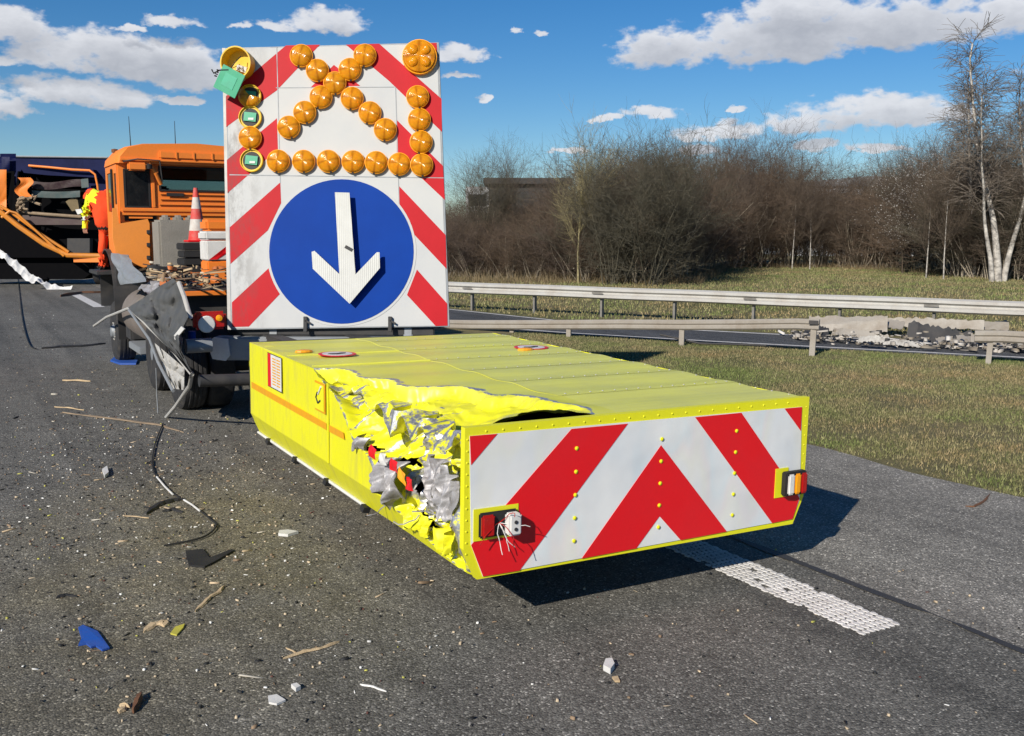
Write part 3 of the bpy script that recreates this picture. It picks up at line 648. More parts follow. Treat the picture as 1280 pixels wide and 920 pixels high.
nr = empty('guardrail', (2.5, 19.5, 0)); tag(nr, 'near guardrail with weathered beam dipping to the ground, broken off at its right end', 'guardrail')
off = Vector((-2.5, -19.5, 0))
pts = [(-2.2, 22.6, -.05), (-.9, 21.7, .02), (.4, 20.85, .10), (1.18, 20.32, .155), (2.2, 19.6, .23), (3.27, 18.8, .30), (4.3, 18.05, .38), (5.1, 17.45, .45), (5.42, 17.22, .455)]
box = [(0, 0), (.05, .01), (.05, .19), (0, .2), (-.006, .19), (-.006, .01)]
bprof = [(0, 0), (.03, .0), (.06, .03), (.06, .075), (.035, .1), (.06, .125), (.06, .17), (.03, .2), (0, .2)]
wbeam([Vector(p)+off for p in pts], bprof, 'beam', M['galv_dirty'], nr)
for (x, y, zt, ln) in ((-.0, 21.2, .2, .02), (1.18, 20.32, .30, .02), (3.27, 18.8, .47, .0), (5.33, 17.28, .62, .03)):
    a = MB(); a.obox((x+off.x, y+off.y+.0, zt/2-.05), (.10, .06, zt+.1), (ln, ln, -.47), .004); a.build('post', M['galv_dirty'], nr)
a = MB(); a.obox((5.30+off.x, 17.2+off.y, .60), (.16, .012, .07), (0, 0, -.47)); a.build('slotted_plate', M['dark'], nr)
a = MB(); a.tube([Vector((2.9, 19.1, .18))+off, Vector((3.6, 18.75, .05))+off, Vector((4.7, 18.0, .10))+off], .02); a.build('cable', M['dark'], nr)
n2 = empty('guardrail', (9.5, 15.5, 0)); tag(n2, 'bent stub of guardrail on one leaning post at the right edge', 'guardrail'); off = Vector((-9.5, -15.5, 0))
wbeam([Vector(p)+off for p in [(7.72, 16.3, .36), (8.1, 16.15, .375), (9, 15.65, .37), (10.2, 15.0, .36), (12, 14.0, .36)]], bprof, 'beam', M['galv_dirty'], n2)
a = MB(); a.obox((7.95+off.x, 16.22+off.y, .26), (.085, .05, .58), (0, .04, -.47), .004); a.build('post', M['galv_dirty'], n2)

def junk(name, c, L_, W_, mat, label, cat, rot=(0, 0, 0), amp=.1, seed=1, bend=.2, grp=None, th=.01, nx=26, ny=8):
    g = random.Random(seed); f = crumple(g, 8, amp*1.5, (.3, 1.4)); f2 = crumple(g, 5, amp*.8, (.3, 1.2))
    e1 = [g.uniform(-.25, .25) for _ in range(nx+1)]; m = MB()
    def P(u, v, s=0.):
        x = (u-.5)*L_; i = int(round(u*nx)); y = (v-.5)*W_*(1+e1[i]*(abs(v-.5)*2)**2)
        return Vector((x+.4*f2(x, y), y+f2(y, x)*.5, f(x, y)+bend*math.sin(u*3.1)*.5+s))
    a = MB(); a.sheet(lambda u, v: P(u, v, 0), nx, ny); a.sheet(lambda u, v: P(u, v, th), nx, ny)
    o = a.build(name, mat); o.location = c; o.rotation_euler = rot; tag(o, label, cat, grp); return o
M['dirty_white'] = simple('dirty_white_scrap', (.48, .46, .42), .7, dirt=.7, dscale=9)
J = [ (1060, 404, 1.6, .36, 'galv_dirty', 'folded pale guardrail end right of the break', .08), (1075, 418, 1.1, .18, 'galv_dirty', 'long low scrap of torn rail left of the rubble', .1),
      (1020, 412, .5, .4, 'dark', 'dark twisted metal directly at the broken rail end', .2), (1100, 400, 1.0, .3, 'galv_dirty', 'crumpled rail scrap topmost in the middle of the break', .16),
      (1130, 424, .7, .14, 'dirty_white', 'bright white shattered panel on the slip road edge', .14), (1165, 403, 2.0, .22, 'galv_dirty', 'long bent pale rail section lying behind the slip road', .08),
      (1175, 418, 1.2, .4, 'dark', 'black crushed metal under the bent rail section', .12), (1215, 405, 1.4, .28, 'galv_dirty', 'sloping end of bent rail near the right stub', .1),
      (1200, 422, .8, .2, 'galv_dirty', 'splayed metal strips under the right rail stub', .22), (1240, 424, .7, .26, 'galv_dirty', 'torn metal strip hanging under the rightmost rail stub', .2), (1090, 425, .5, .14, 'dirty_white', 'small white shard left of the bright shattered panel', .1)]
for i, (px, py, L_, W_, mt, lb, amp) in enumerate(J):
    g = ground(px, py+6 if py < 410 else py+4, .12); yy = g.y
    z = at(px, py, min(yy, 20.8)).z; yy = min(yy, 20.8); p = at(px, py, yy)
    junk('metal_scrap' if mt != 'dirty_white' else 'broken_panel', (p.x, p.y, max(p.z, .08)), L_, W_, M[mt], lb, 'wreckage', (R(55)+rng.uniform(-.3, .3), rng.uniform(-.10, .10), -.47+rng.uniform(-.25, .25)), amp*.55, 30+i, .10)

# ------------------------------------------------------------------ TRUCK MOUNTED ATTENUATOR
AR = Matrix.Rotation(YAW, 3, 'Z') @ Matrix.Rotation(.0085, 3, 'X') @ Matrix.Rotation(.013, 3, 'Y')
AO = Vector((-.2573, 4.8882, 1.1619)); W, L, H, CHF = 2.4, 4.134, .795, .17
att = empty('impact_attenuator', AO + AR @ Vector((0, 0, -H)), AR.to_euler())
tag(att, 'yellow truck mounted crash attenuator box with red white chevron rear and smashed left corner', 'crash attenuator')
def A(x, y, z): return Vector((x, y, z+H))   # z measured down from the top edge
def damS(z): return float(np.interp(z, [-.80, -.75, -.66, -.55, -.42, -.38, -.25, -.12, -.05, 0], [.12, .45, .85, 1.05, 1.25, 1.5, 1.72, 1.95, 2.2, 2.40]))
def damX(s): return float(np.interp(s, [0, .12, .45, .8, 1.2, 1.5, 1.77, 2.0, 2.27, 2.4], [.75, .80, .86, .76, .58, .34, .20, .2, .16, 0]))
NR = lambda x, y, z: noise.noise(Vector((x, y, z)))
def fold_set(seed, n, amp, wl, ang):
    g = random.Random(seed); ks = []
    for i in range(n):
        a = g.gauss(*ang); w = g.uniform(*wl); ks.append((math.cos(a)/w, math.sin(a)/w, g.random(), amp*w/wl[1]))
    def f(s_, q):
        dx = .11*noise.noise(Vector((s_*2.6, q*2.6, seed))); dy = .11*noise.noise(Vector((s_*2.6, q*2.6, seed+5.))); t = 0; cr = 0
        for (a, b, p, k) in ks:
            v = abs((((s_+dx)*a+(q+dy)*b+p) % 1.)-.5)*2; m_ = noise.noise(Vector((s_*3+p*9, q*3, p*4)))
            w_ = max(0., min(1., .5+m_*1.6)); t += k*w_*(1-2*v); cr = max(cr, w_*max(0, 1-min(v, 1-v)/.13)*(k/amp))
        return t, cr
    return f
F1 = fold_set(3, 8, .062, (.13, .38), (.15, .45)); F2 = fold_set(8, 7, .014, (.06, .15), (.5, 1.0))
fb = lambda a, b: F2(a, b)[0]
def ridge(x, y, z, s): return 1-abs(NR(x*s, y*s, z*s))*2.2
def shell_point(q, s):
    """q: distance round the section. 0..q1 chamfer, ..q2 side wall, then across the top. returns (point, wear)"""
    q1 = .19; q2 = q1+(H-CHF)
    if q < q1:
        t = q/q1; x = CHF*.45*(1-t); z = -H+CHF*t; nx, nz = -.9, -.3
    elif q < q2: x = 0; z = -H+CHF+(q-q1); nx, nz = -1, 0
    else: x = q-q2; z = 0; nx, nz = 0, 1
    onside = q < q2
    if onside: d = damS(z)-s; 
    else: d = (damX(s)-x)
    if s > 2.4: d = min(d, -(s-2.4)-.02)
    edge = .11*NR(s*4, q*4, 1)+.03*NR(s*15, q*15, 1)
    w = max(0., min(1., (d+edge)/.10)); w = w*w*(3-2*w)
    # closeness to the rear frame, which stayed upright
    rearhold = max(0., min(1., s/.22))
    depth = 0.
    if onside: hz = max(0., min(1., (z+.80)/.55)); depth = .06+.20*hz*min(1, d/.5 if d > 0 else 0)
    else: depth = .05+.13*max(0, min(1, d/.5))
    # crushed corner: push in and down, with sharp folds
    t1, c1 = F1(s, q); t2, c2 = F2(s, q); fo = (t1+t2)*(1. if onside else .35+.65*math.exp(-(x/.22)**2))
    x2, z2 = x, z
    if w > 0:
        k = w*(.25+.75*rearhold)
        if onside: x2 = x + k*depth + k*fo*.95; z2 = z - k*.10*max(0, min(1, (z+.5)/.5)) + k*fb(q, s)*.6
        else:
            k *= 1-.95*math.exp(-(s/.34)**2)*math.exp(-((x-.48)/.36)**4)
            z2 = z - k*depth + k*fo*.7; x2 = x + k*.10*max(0, 1-x/.4) + k*fb(q, s)*.6
    # top sheet lifts into a lip near the rear frame
    if not onside:
        lip = math.exp(-((x-.50)/.34)**2)*math.exp(-((s-.30)/.26)**2); z2 += .062*lip*(1+.35*NR(x*5, s*5, 4))
        gap = math.exp(-((x-.45)/.28)**2)*max(0, 1-s/.16); z2 -= .0*gap
        z2 += .0065*math.sin(2*math.pi*s/.52)*min(1, s/.3)*(1-w)*min(1, x/.1)
    else:
        x2 += .006*NR(s*1.3, z*2, 0)
    bare = w*((.80 if onside else .60)*c1+.42*c2*(.5+NR(s*4, q*4, 2)))+w*.30*max(0, 1-abs(q-q2+.04)/.20)*(1 if onside or x < .25 else 0)
    border = math.exp(-((d+edge)/.035)**2)*(1 if s < 2.42 else 0); bare = max(bare, border*.62)
    core = math.exp(-((s-.62)/.40)**2-((z+.47)/.16)**2) if onside else 0
    bare = max(bare, core*1.0)
    if onside and s < .16 and z > -.78: bare = max(bare, .56)
    cor = math.exp(-((q-q2)/.05)**2)*(w); bare = max(bare, .5*cor)
    crease_dark = w*max(0, c1-.80)*2.0*max(0, NR(s*5, q*3, 8)*2)+ (.8*core*max(0, ridge(s, q*2, 1, 12)-.55))  # darkens the sharpest creases and the torn core
    dust_sheen = 0. if onside else 1.*(1-w*.9)*(1-math.exp(-((x-.55)/.5)**2)*math.exp(-((s-.45)/.36)**2))
    return (x2, s, z2), (min(1, bare), min(1, crease_dark), dust_sheen*.62)
def hole(q, s):
    q1 = .19; q2 = q1+(H-CHF); z = -H+CHF+(q-q1)
    if q < q2:
        for (cs, cz, rs, rz) in ((1.42, -.36, .10, .045), (.98, -.375, .11, .035), (.62, -.66, .15, .06), (.30, -.60, .08, .10), (.16, -.42, .05, .12), (.78, -.50, .05, .06)):
            if ((s-cs)/rs)**2+((z-cz)/rz)**2 < .55+.7*NR(s*14, z*14, 5): return True
    else:
        x = q-q2
        b_ = max(0., 1-((x-.46)/.36)**2)
        if b_ > 0 and s < .02+.17*b_**.7*(1+.5*NR(x*9, 1, 2)): return True
    return False
def build_shell():
    q1 = .19; q2 = q1+(H-CHF); QM = q2+1.0
    qs = sorted(set([round(a, 4) for a in np.arange(0, QM, .0105)]+[q1, round(q2, 4), round(QM, 4)]))
    ss = [.0]+[float(a) for a in np.arange(.012, 2.5, .0115)]+[float(a) for a in np.arange(2.52, L, .03)]+[L]
    V = []; C = []; idx = {}
    for j, q in enumerate(qs):
        for i, s_ in enumerate(ss):
            p, w = shell_point(q, s_); V.append(A(*p)); C.append(w)
    n = len(ss); F = [(j*n+i, j*n+i+1, (j+1)*n+i+1, (j+1)*n+i) for j in range(len(qs)-1) for i in range(n-1) if not hole((qs[j]+qs[j+1])/2, (ss[i]+ss[i+1])/2)]
    return V, F, C, QM-q2
Vs, Fs, Cs, XM = build_shell()
me = bpy.data.meshes.new('side_panel'); me.from_pydata([tuple(v) for v in Vs], [], [f[::-1] for f in Fs]); me.materials.append(M['shell'])
ca = me.color_attributes.new('wear', 'FLOAT_COLOR', 'POINT'); ca.data.foreach_set('color', np.array([(*c, 1) for c in Cs], np.float32).ravel())
me.polygons.foreach_set('use_smooth', [True]*len(me.polygons)); me.set_sharp_from_angle(angle=R(24)); me.update()
sp = bpy.data.objects.new('side_panel', me); col.objects.link(sp); sp.parent = att; sp['label'] = 'yellow side sheet crushed, scraped to bare aluminium at the rear corner'
# top sheets: overlapping plates across the width
def rib(s_): return .0065*math.sin(2*math.pi*s_/.52)*min(1, s_/.3)
def plate(s0, s1, k):
    m = MB(); x0 = XM-.02 if s0 < 2.6 else .0
    x0 = XM - .03
    m.sheet(lambda u, v: A(x0+(W-x0)*u, s0+(s1-s0)*v, .0 + .0015+.0015*(1-v)+rib(s0+(s1-s0)*v) + .002*math.sin(u*7+k)*math.sin(v*3.14)), 24, 20)
    m.sheet(lambda u, v: A(x0, s0+(s1-s0)*v, .002+rib(s0+(s1-s0)*v)-.03*u), 1, 20); return m
def top_mat():
    m, N, Lk, b = nodes('dusty_sheen_yellow_top'); g = noise_node(N, Lk, 2.2, 7, .65); h = noise_node(N, Lk, 70, 3, .6); st = noise_node(N, Lk, 5, 6, .7, stretch=(.25, 2.2, 1))
    c = ramp(N, Lk, g, [(.3, (.76, .75, .10)), (.7, (.64, .63, .14))]); c = mix(N, Lk, .35, c, ramp(N, Lk, st, [(.35, (.75, .72, .65)), (.65, (1.1, 1.1, 1.1))]), 'MULTIPLY')  # duller yellow holds the top's sky reflection as well as dust
    c = mix(N, Lk, ramp(N, Lk, h, [(.64, (0,) * 3), (.74, (.45,) * 3)]), c, (.30, .27, .13)); Lk.new(c, b.inputs['Base Color']); b.inputs['Roughness'].default_value = .42; return m
M['top'] = top_mat()
cuts = [.03, .62, 1.24, 1.86, 2.48, 3.10, 3.72, L]
tpn = MB()
for k in range(len(cuts)-1): 
    a = plate(cuts[k], cuts[k+1], k); tpn.add(a.v, a.f)
topo = tpn.build('top_panel', M['top'], att)
# faint seams over the left strip, forward of the damage
m = MB()
for sc in cuts[4:-1]: m.box(A(.03, sc-.004, -.006), A(XM-.031, sc+.004, .0055))
m.build('top_seam', M['top'], att)
# right side, bottom, front closure and dark inside
m = MB(); m.add([A(W, 0, 0), A(W, L, 0), A(W, L, -H+CHF), A(W, 0, -H+CHF), A(W-.08, L, -H), A(W-.08, 0, -H)], [(0, 3, 2, 1), (3, 5, 4, 2)]); m.build('right_side_panel', M['yellow'], att)
m = MB(); m.add([A(.08, 0.01, -H), A(W-.08, .01, -H), A(W-.08, L, -H), A(.08, L, -H)], [(0, 3, 2, 1)]); m.build('underside', M['dark'], att)
m = MB(); m.prism([A(0, L, 0), A(W, L, 0), A(W, L, -H+CHF), A(W-.08, L, -H), A(.08, L, -H), A(0, L, -H+CHF)], (0, -.02, 0)); m.build('front_panel', M['dark'], att)
m = MB(); m.box(A(.42, .14, -H+.03), A(W-.1, L-.1, -.22)); m.build('dark_inner_box', M['dark'], att)  # dark box added inside so the torn openings look black
# rear face
wp = [(.024, -.030), (2.335, -.046), (2.364, -.641), (2.311, -.762), (.111, -.782), (.040, -.602)]
m = MB(); m.prism([A(0, 0, .012), A(W, 0, .012), A(W, 0, -H+CHF), A(W-.08, 0, -H), A(.08, 0, -H), A(0, 0, -H+CHF)], (0, -.045, 0)); fr = m.build('rear_frame', M['yellow'], att)
def rp(pl, y, th, name, mat, par=att):
    m = MB(); m.prism([A(a, y, b) for a, b in pl], (0, -th, 0)); return m.build(name, mat, par)
def film_white():
    m, N, Lk, b = nodes('white_reflective_sheet'); g = noise_node(N, Lk, 2.4, 4, .5); h = noise_node(N, Lk, 1.1, 3, .5, stretch=(1.6, 1, .6))
    c = ramp(N, Lk, g, [(.3, (.66, .69, .71)), (.7, (.78, .78, .76))])
    ir = ramp(N, Lk, h, [(.47, (1, 1, 1)), (.51, (1, .97, .84)), (.54, (1.0, .9, .87)), (.57, (.86, .96, 1.0)), (.62, (1, 1, 1))])  # rainbow sheen of the sheeting tinted into the base colour
    c = mix(N, Lk, .5, c, ir, 'MULTIPLY')
    Lk.new(c, b.inputs['Base Color']); b.inputs['Roughness'].default_value = .28; b.inputs['Specular IOR Level'].default_value = .7
    d = noise_node(N, Lk, 3.2, 2, .5); bump(N, Lk, b, d, .35, .03); return m
M['film'] = film_white()
wpn = rp(wp, -.047, .003, 'chevron_sheet', M['film'])
for pl in ([(.024, -.030), (.182, -.032), (.034, -.180)], [(.635, -.044), (1.006, -.045), (.331, -.784), (.113, -.781), (.040, -.602), (.040, -.62)][:5], [(1.244, -.189), (1.77, -.768), (1.417, -.771), (1.254, -.606), (1.096, -.774), (.725, -.778)],
           [(1.484, -.046), (1.837, -.046), (2.360, -.630), (2.311, -.760), (2.138, -.764)], [(2.187, -.046), (2.333, -.047), (2.336, -.198)]):
    rp(pl, -.0505, .002, 'red_stripe', M['red'], wpn)
for cx, n in ((.67, 5), (1.247, 5), (1.805, 5)):
    for k in range(n):
        m = MB(); m.lathe([(.0115, 0), (.0115, .004), (.0, .009)], 10, 'Y'); z = -.153-k*.129
        o = m.build('rivet', M['yellow'], att); o.location = A(cx, -.0525, z); o.rotation_euler = (0, 0, math.pi)
rv = MB()
for k in range(11): rv.lathe([(.005, 0), (.003, -.003), (0, -.004)], 8, 'Y', A(2.378, -.0451, -.05-k*.06)); rv.lathe([(.006, 0), (.004, -.004), (0, -.005)], 8, 'Y', A(.014, -.0451, -.05-k*.06))
for k in range(22): rv.lathe([(.006, 0), (.004, -.004), (0, -.005)], 8, 'Y', A(.12+k*.10, -.0451, -.014))
tag(rv.build('rivet_line', M['yellow'], att), kind='stuff')
rv = MB()
for ri, sc in enumerate(cuts[1:-1]):
    for k in range(16): 
        if .2 < sc and XM+.04+k*.093 < W: rv.lathe([(.007, .0005), (.005, .004), (0, .005)], 6, 'Z', A(XM+.04+k*.093, sc+.03, .006+rib(sc+.03)))
for k in range(26): rv.lathe([(.007, 0), (.005, .004), (0, .005)], 6, 'Z', A(W-.03, .1+k*.15, .006))
tag(rv.build('top_rivet_line', M['galv'], att), kind='stuff')
# rear lamps
def rear_lamp(x0, z0, w, h, broken):
    bp = MB(); bp.box(A(x0-.045 if not broken else x0-.025, -.056, z0-h-.015), A(x0+w*(.35 if not broken else 1.06), -.052, z0+.02)); b = bp.build('lamp_bracket', M['yellow'], att)
    m = MB(); m.box(A(x0, -.105 if not broken else -.075, z0-h), A(x0+w, -.0565, z0), .008); o = m.build('tail_lamp', M['black'], att)
    def seg(a, b_, nm, mt, y0=-.118, y1=-.102): 
        s = MB(); s.box(A(x0+w*a, y0, z0-h*.93), A(x0+w*b_, y1, z0-h*.07), .010); return s.build(nm, mt, o, True)
    if broken:
        o['label'] = 'smashed tail lamp with hanging wires'
        seg(.02, .36, 'red_lens', M['lens_red'], -.10, -.074); s = seg(.64, .97, 'clear_lens', M['plastic_white'], -.135, -.074)
        for k in range(2):
            q = MB(); q.lathe([(.010, 0), (.010, -.004), (0, -.005)], 10, 'Y', A(x0+w*.8, -.1355, z0-h*(.38+.28*k))); q.build('screw', M['dark'], o)
        for k in range(7):
            q = MB(); p = Vector(A(x0+w*.5, -.078, z0-h*.45)); pts = [p.copy()]; d = Vector((rng.uniform(-1, .8), -.5, rng.uniform(-.7, .5)))
            for j in range(6): d = (d+Vector((rng.gauss(0, .4), rng.gauss(0, .15), -.25+rng.gauss(0, .3)))).normalized(); p = p+d*.028; p.y = min(p.y, -.09); pts.append(p.copy())
            q.tube(pts, .0022, 5); q.build('wire', M['plastic_white'] if k % 3 else M['lens_red'], o)
    else:
        seg(.06, .36, 'clear_lens', M['plastic_white']); seg(.38, .66, 'orange_lens', M['lens_orange']); seg(.68, .97, 'red_lens', M['lens_red'])
rear_lamp(.075, -.435, .225, .135, True); rear_lamp(2.185, -.44, .175, .15, False)
# side stripe, stickers, latch, lower edge
def sd(pl, nm, mt, th=.002, x=-.0035): 
    m = MB(); m.prism([A(x+.001, s_, z) for s_, z in pl], (-th, 0, 0)); return m.build(nm, mt, att)
sd([(4.03, -.335), (2.06, -.345), (2.06, -.392), (4.03, -.388)], 'orange_band', M['orange_stripe'], x=-.010)
sd([(2.0, -.345), (1.72, -.345), (1.70, -.388), (2.0, -.392)], 'orange_band', M['orange_stripe'], x=-.010)
st = sd([(3.50, -.02), (3.12, -.02), (3.12, -.29), (3.50, -.29)], 'maker_plate', M['plastic_white'], x=-.010)
m = MB(); m.prism([A(-.0125, s_, z) for s_, z in [(3.50, -.02), (3.42, -.02), (3.42, -.29), (3.50, -.29)]], (-.001, 0, 0)); m.build('red_margin', M['red'], st)
m = MB()
for i in range(2):
    for k in range(10): m.box(A(-.0135, 3.16+i*.12, -.055-k*.023), A(-.0125, 3.25+i*.12, -.045-k*.023))
tag(m.build('printed_lines', M['orange_stripe'], st), kind='stuff')
m = MB()
for a, b_ in (((3.505, -.015), (3.115, -.022)), ((3.505, -.288), (3.115, -.295))): m.box(A(-.0128, b_[0], b_[1]), A(-.0120, a[0], a[1]))
for a in (3.115, 3.50): m.box(A(-.0131, a, -.295), A(-.0122, a+.006, -.015))
m.build('plate_border', M['dark'], st)
la = sd([(2.30, -.075), (2.08, -.075), (2.08, -.285), (2.30, -.285)], 'latch_plate', M['orange_stripe'], .004, -.009)
sd2 = MB(); sd2.prism([A(-.0145, s_, z) for s_, z in [(2.285, -.088), (2.095, -.088), (2.095, -.272), (2.285, -.272)]], (-.002, 0, 0)); sd2.build('latch_face', M['yellow'], la)
m = MB(); m.tube([A(-.020, 2.22, -.15), A(-.020, 2.25, -.19), A(-.020, 2.21, -.225), A(-.020, 2.16, -.20)], .006, 6); m.build('latch_hook', M['dark'], la)
m = MB(); m.tube([A(-.02, 2.14, -.10), A(-.02, 2.20, -.16)], .008, 6); m.build('latch_pin', M['plastic_white'], la)
m = MB(); m.box(A(-.012, 2.025, -.62), A(-.004, 2.045, -.06)); m.build('panel_seam', M['yellow'], att)
m = MB(); m.tube([A(.07, s_, -H-.012) for s_ in np.linspace(1.55, L, 12)], .012, 6); m.build('bottom_rail', M['plastic_white'], att)
for k in range(4):
    m = MB(); m.obox(A(.06, 1.5+k*.75, -H-.02), (.05, .05, .04), (.3, .2, .1)); m.build('clip', M['black'], att)
# round no-stepping signs and orange reflectors on the top
for (x, s_) in ((.40, 2.99), (2.09, 2.84)):
    m = MB(); m.lathe([(.15, 0), (.15, .003), (0, .003)], 32, 'Z'); o = m.build('warning_disc', M['red'], att); o.location = A(x, s_, .011); o.rotation_euler = (0, 0, .35)
    o['label'] = 'round red rimmed no stepping sticker'
    m = MB(); m.lathe([(.118, 0), (.118, .0015), (0, .0015)], 32, 'Z', (0, 0, .0032)); m.build('disc_face', M['plastic_white'], o)
    m = MB(); m.prism([(-.07, -.02, .006), (-.03, -.045, .006), (.05, -.035, .006), (.085, -.005, .006), (.06, .02, .006), (.0, .012, .006), (-.05, .04, .006), (-.08, .02, .006)], (0, 0, .001)); m.build('pictogram', M['dark'], o)
    m = MB(); m.lathe([(.05, 0), (.045, .015), (.02, .02), (0, .02)], 12, 'Z'); q = m.build('side_marker', M['lens_orange'], att); q.location = A(x-.2 if x < 1 else x-.14, s_+.22 if x < 1 else s_-.14, .010); q.scale = (1.5, .8, 1)
# torn aluminium hanging out of the crushed corner
def torn(name, c, su, sv, seed, mt, amp, lean, label=None, twist=0.):
    g = random.Random(seed); f = fold_set(seed, 7, amp, (.05, .17), (.05, .22)); f_ = fold_set(seed+40, 4, amp*.25, (.04, .09), (.2, .5)); m = MB()
    def P(u, v):
        y = (u-.5)*su; e = .72+.30*NR(u*3.1, seed, 1)+.16*NR(u*9, seed, 3); z = -v*sv*e; yy = y*(1-.25*v*(1+NR(seed, 2, v*2)))
        x = f(y, z)[0]+f_(y, z)[0]-lean*math.sin(v*2.4)
        return A(c[0]+x+twist*y, c[1]+yy+f(z, y)[0]*.3, c[2]+z)
    m.sheet(P, 60, 50); o = m.build(name, M[mt], att, True); o.data.set_sharp_from_angle(angle=R(22))
    if label: o['label'] = label
    return o
torn('torn_sheet', (.03, .88, -.36), .30, .32, 5, 'alu', .040, .07, 'crumpled bare aluminium flap')
torn('torn_sheet', (.07, .40, -.25), .30, .42, 9, 'alu', .045, .03, 'folded bare aluminium curtain', .06)
torn('torn_sheet', (.05, .20, -.30), .22, .34, 12, 'alu', .035, .02)
torn('torn_sheet', (.02, 1.44, -.32), .18, .12, 15, 'alu', .03, .03)
torn('torn_sheet', (.04, .58, -.60), .34, .14, 19, 'yellow', .025, .02)
torn('torn_sheet', (.03, .22, -.60), .20, .17, 23, 'yellow', .025, .01)
for i, (s_, z, a) in enumerate(((1.04, -.335, .2), (.88, -.34, -.3), (.72, -.345, .1), (.60, -.375, .5), (.50, -.40, -.2))):
    m = MB(); f = crumple(random.Random(i), 4, .02, (.04, .1)); m.sheet(lambda u, v: A(-.06+f(u*.1, v*.1), s_+(u-.5)*.11, z+(v-.5)*.07+a*(u-.5)*.06), 8, 6); m.build('ribbon', M['red'] if i % 2 == 0 else M['plastic_white'] if i != 3 else M['lens_orange'], att)
for i in range(3):
    g = random.Random(50+i); p = A(.03, g.uniform(.05, 1.1), g.uniform(-.7, -.35)); pts = [p]; d = Vector((-.6, g.uniform(-.5, .5), g.uniform(-1, .1)))
    for j in range(5): p = p+d.normalized()*.035; d += Vector((g.gauss(0, .4), g.gauss(0, .5), g.gauss(0, .4))); p.x = min(p.x, .05); pts.append(p.copy())
    m = MB(); m.tube(pts, .004, 5); m.build('bent_wire', M['alu'], att)

# ------------------------------------------------------------------ ARROW BOARD
BL, BLEAN = Vector((0, 10.8, 0)), R(8)
bl0, br0 = at(288, 412, 10.8), at(561, 408, 10.8)
base = (bl0+br0)/2
brd = empty('arrow_board', base, (-BLEAN, 0, 0)); BR = Matrix.Rotation(-BLEAN, 3, 'X'); bn = BR @ Vector((0, 1, 0))
tag(brd, 'tall red white warning board with amber lamps and blue keep-this-way arrow disc', 'warning board')
def bp(x, y): return BR.transposed() @ (hit(x, y, base, bn) - base)
def z1(x, y): return (260+x/4, 30+y/4)
def z2(x, y): return (260+x/4, 200+y/4)
def bprism(pl, y0, th, nm, mt, par=brd):
    m = MB(); m.prism([Vector((p.x, y0, p.z)) for p in [bp(*q) for q in pl]], (0, -th, 0)); return m.build(nm, mt, par)
panel_px = [(281.5, 60), (547, 53), (560.5, 408), (288.5, 412)]
bprism(panel_px, .06, .06, 'back_plate', M['grey'])
bprism([(283, 61.5), (546, 54.8), (559.5, 407), (290, 410.5)], -.0005, .003, 'white_sheet', M['b_white'])
for nm, pl in dict(a=[z1(390,108),z1(560,104),z1(345,332),z1(92,515),z1(90,362)], b=[z1(345,472),z1(350,626),z1(98,846),z1(95,680)], c=[z2(362,112),z2(366,216),z2(300,352),z2(113,520),z2(109,337)], d=[z2(305,540),z2(368,662),z2(205,833),z2(122,835),z2(120,712)],
                   e=[z1(690,104),z1(856,99),z1(1168,375),z1(1170,540),z1(905,285)], f=[z1(942,478),z1(1175,710),z1(1184,880),z1(945,655)], g=[z2(957,132),z2(1188,375),z2(1193,545),z2(1030,372),z2(957,232)], h=[z2(1045,548),z2(1196,718),z2(1198,828),z2(1138,830),z2(995,675)],
                   i=[z1(630,205),z1(762,310),z1(515,316)], j=[z1(92,125),z1(118,123),z1(92,150)], k=[z1(1098,96),z1(1143,95),z1(1146,150)]).items():
    bprism(pl, -.0036, .002, 'red_stripe', M['b_red'])
for pl in ([(345.5, 59), (346.5, 59), (351, 229), (350, 229)], [(494, 109), (495, 109), (500, 270), (499, 270)], [(287, 218), (555, 222), (555, 223), (287, 219.2)], [(345, 109.5), (493, 108.5), (493, 109.3), (345, 110.3)]):
    bprism(pl, -.0036, .003, 'sheet_seam', M['grey'])
c = bp(427, 314.5); rr = (bp(517.5, 314).x-bp(337, 314).x)/2
def disc(r, y, th, nm, mt): 
    m = MB(); m.lathe([(0, 0), (r, 0), (r, -th), (0, -th)], 72, 'Y'); o = m.build(nm, mt, brd, True); o.location = (c.x, y, c.z); return o
disc(rr*1.035, -.004, .004, 'disc_rim', M['b_white']); bd_ = disc(rr, -.0085, .003, 'blue_disc', M['blue'])
def fluted():
    m, N, Lk, b = nodes('fluted_arrow'); tc = N.new('ShaderNodeTexCoord'); w = N.new('ShaderNodeTexWave'); w.bands_direction = 'X'; w.inputs['Scale'].default_value = 14; Lk.new(tc.outputs['Object'], w.inputs[0])
    f = noise_node(N, Lk, 5, 5, .6); cc = ramp(N, Lk, f, [(.3, (.50, .50, .47)), (.7, (.58, .58, .55))]); cc = mix(N, Lk, .2, cc, ramp(N, Lk, w.outputs['Fac'], [(0, (.6,) * 3), (.5, (1,) * 3)]), 'MULTIPLY')
    Lk.new(cc, b.inputs['Base Color']); b.inputs['Roughness'].default_value = .5; bump(N, Lk, b, w.outputs['Fac'], .25, .006); return m
M['fluted'] = fluted()
ar = bprism([z2(643,170),z2(715,172),z2(745,577),z2(850,467),z2(864,467),z2(866,545),z2(716,722),z2(533,548),z2(528,465),z2(542,460),z2(665,575)], -.095, .012, 'direction_arrow', M['fluted'])
for px, py in ((660, 240), (700, 640), (690, 450)):
    p = bp(*z2(px, py)); m = MB(); m.box((p.x-.02, -.0945, p.z-.02), (p.x+.02, -.0116, p.z+.02)); m.build('spacer', M['grey'], brd)
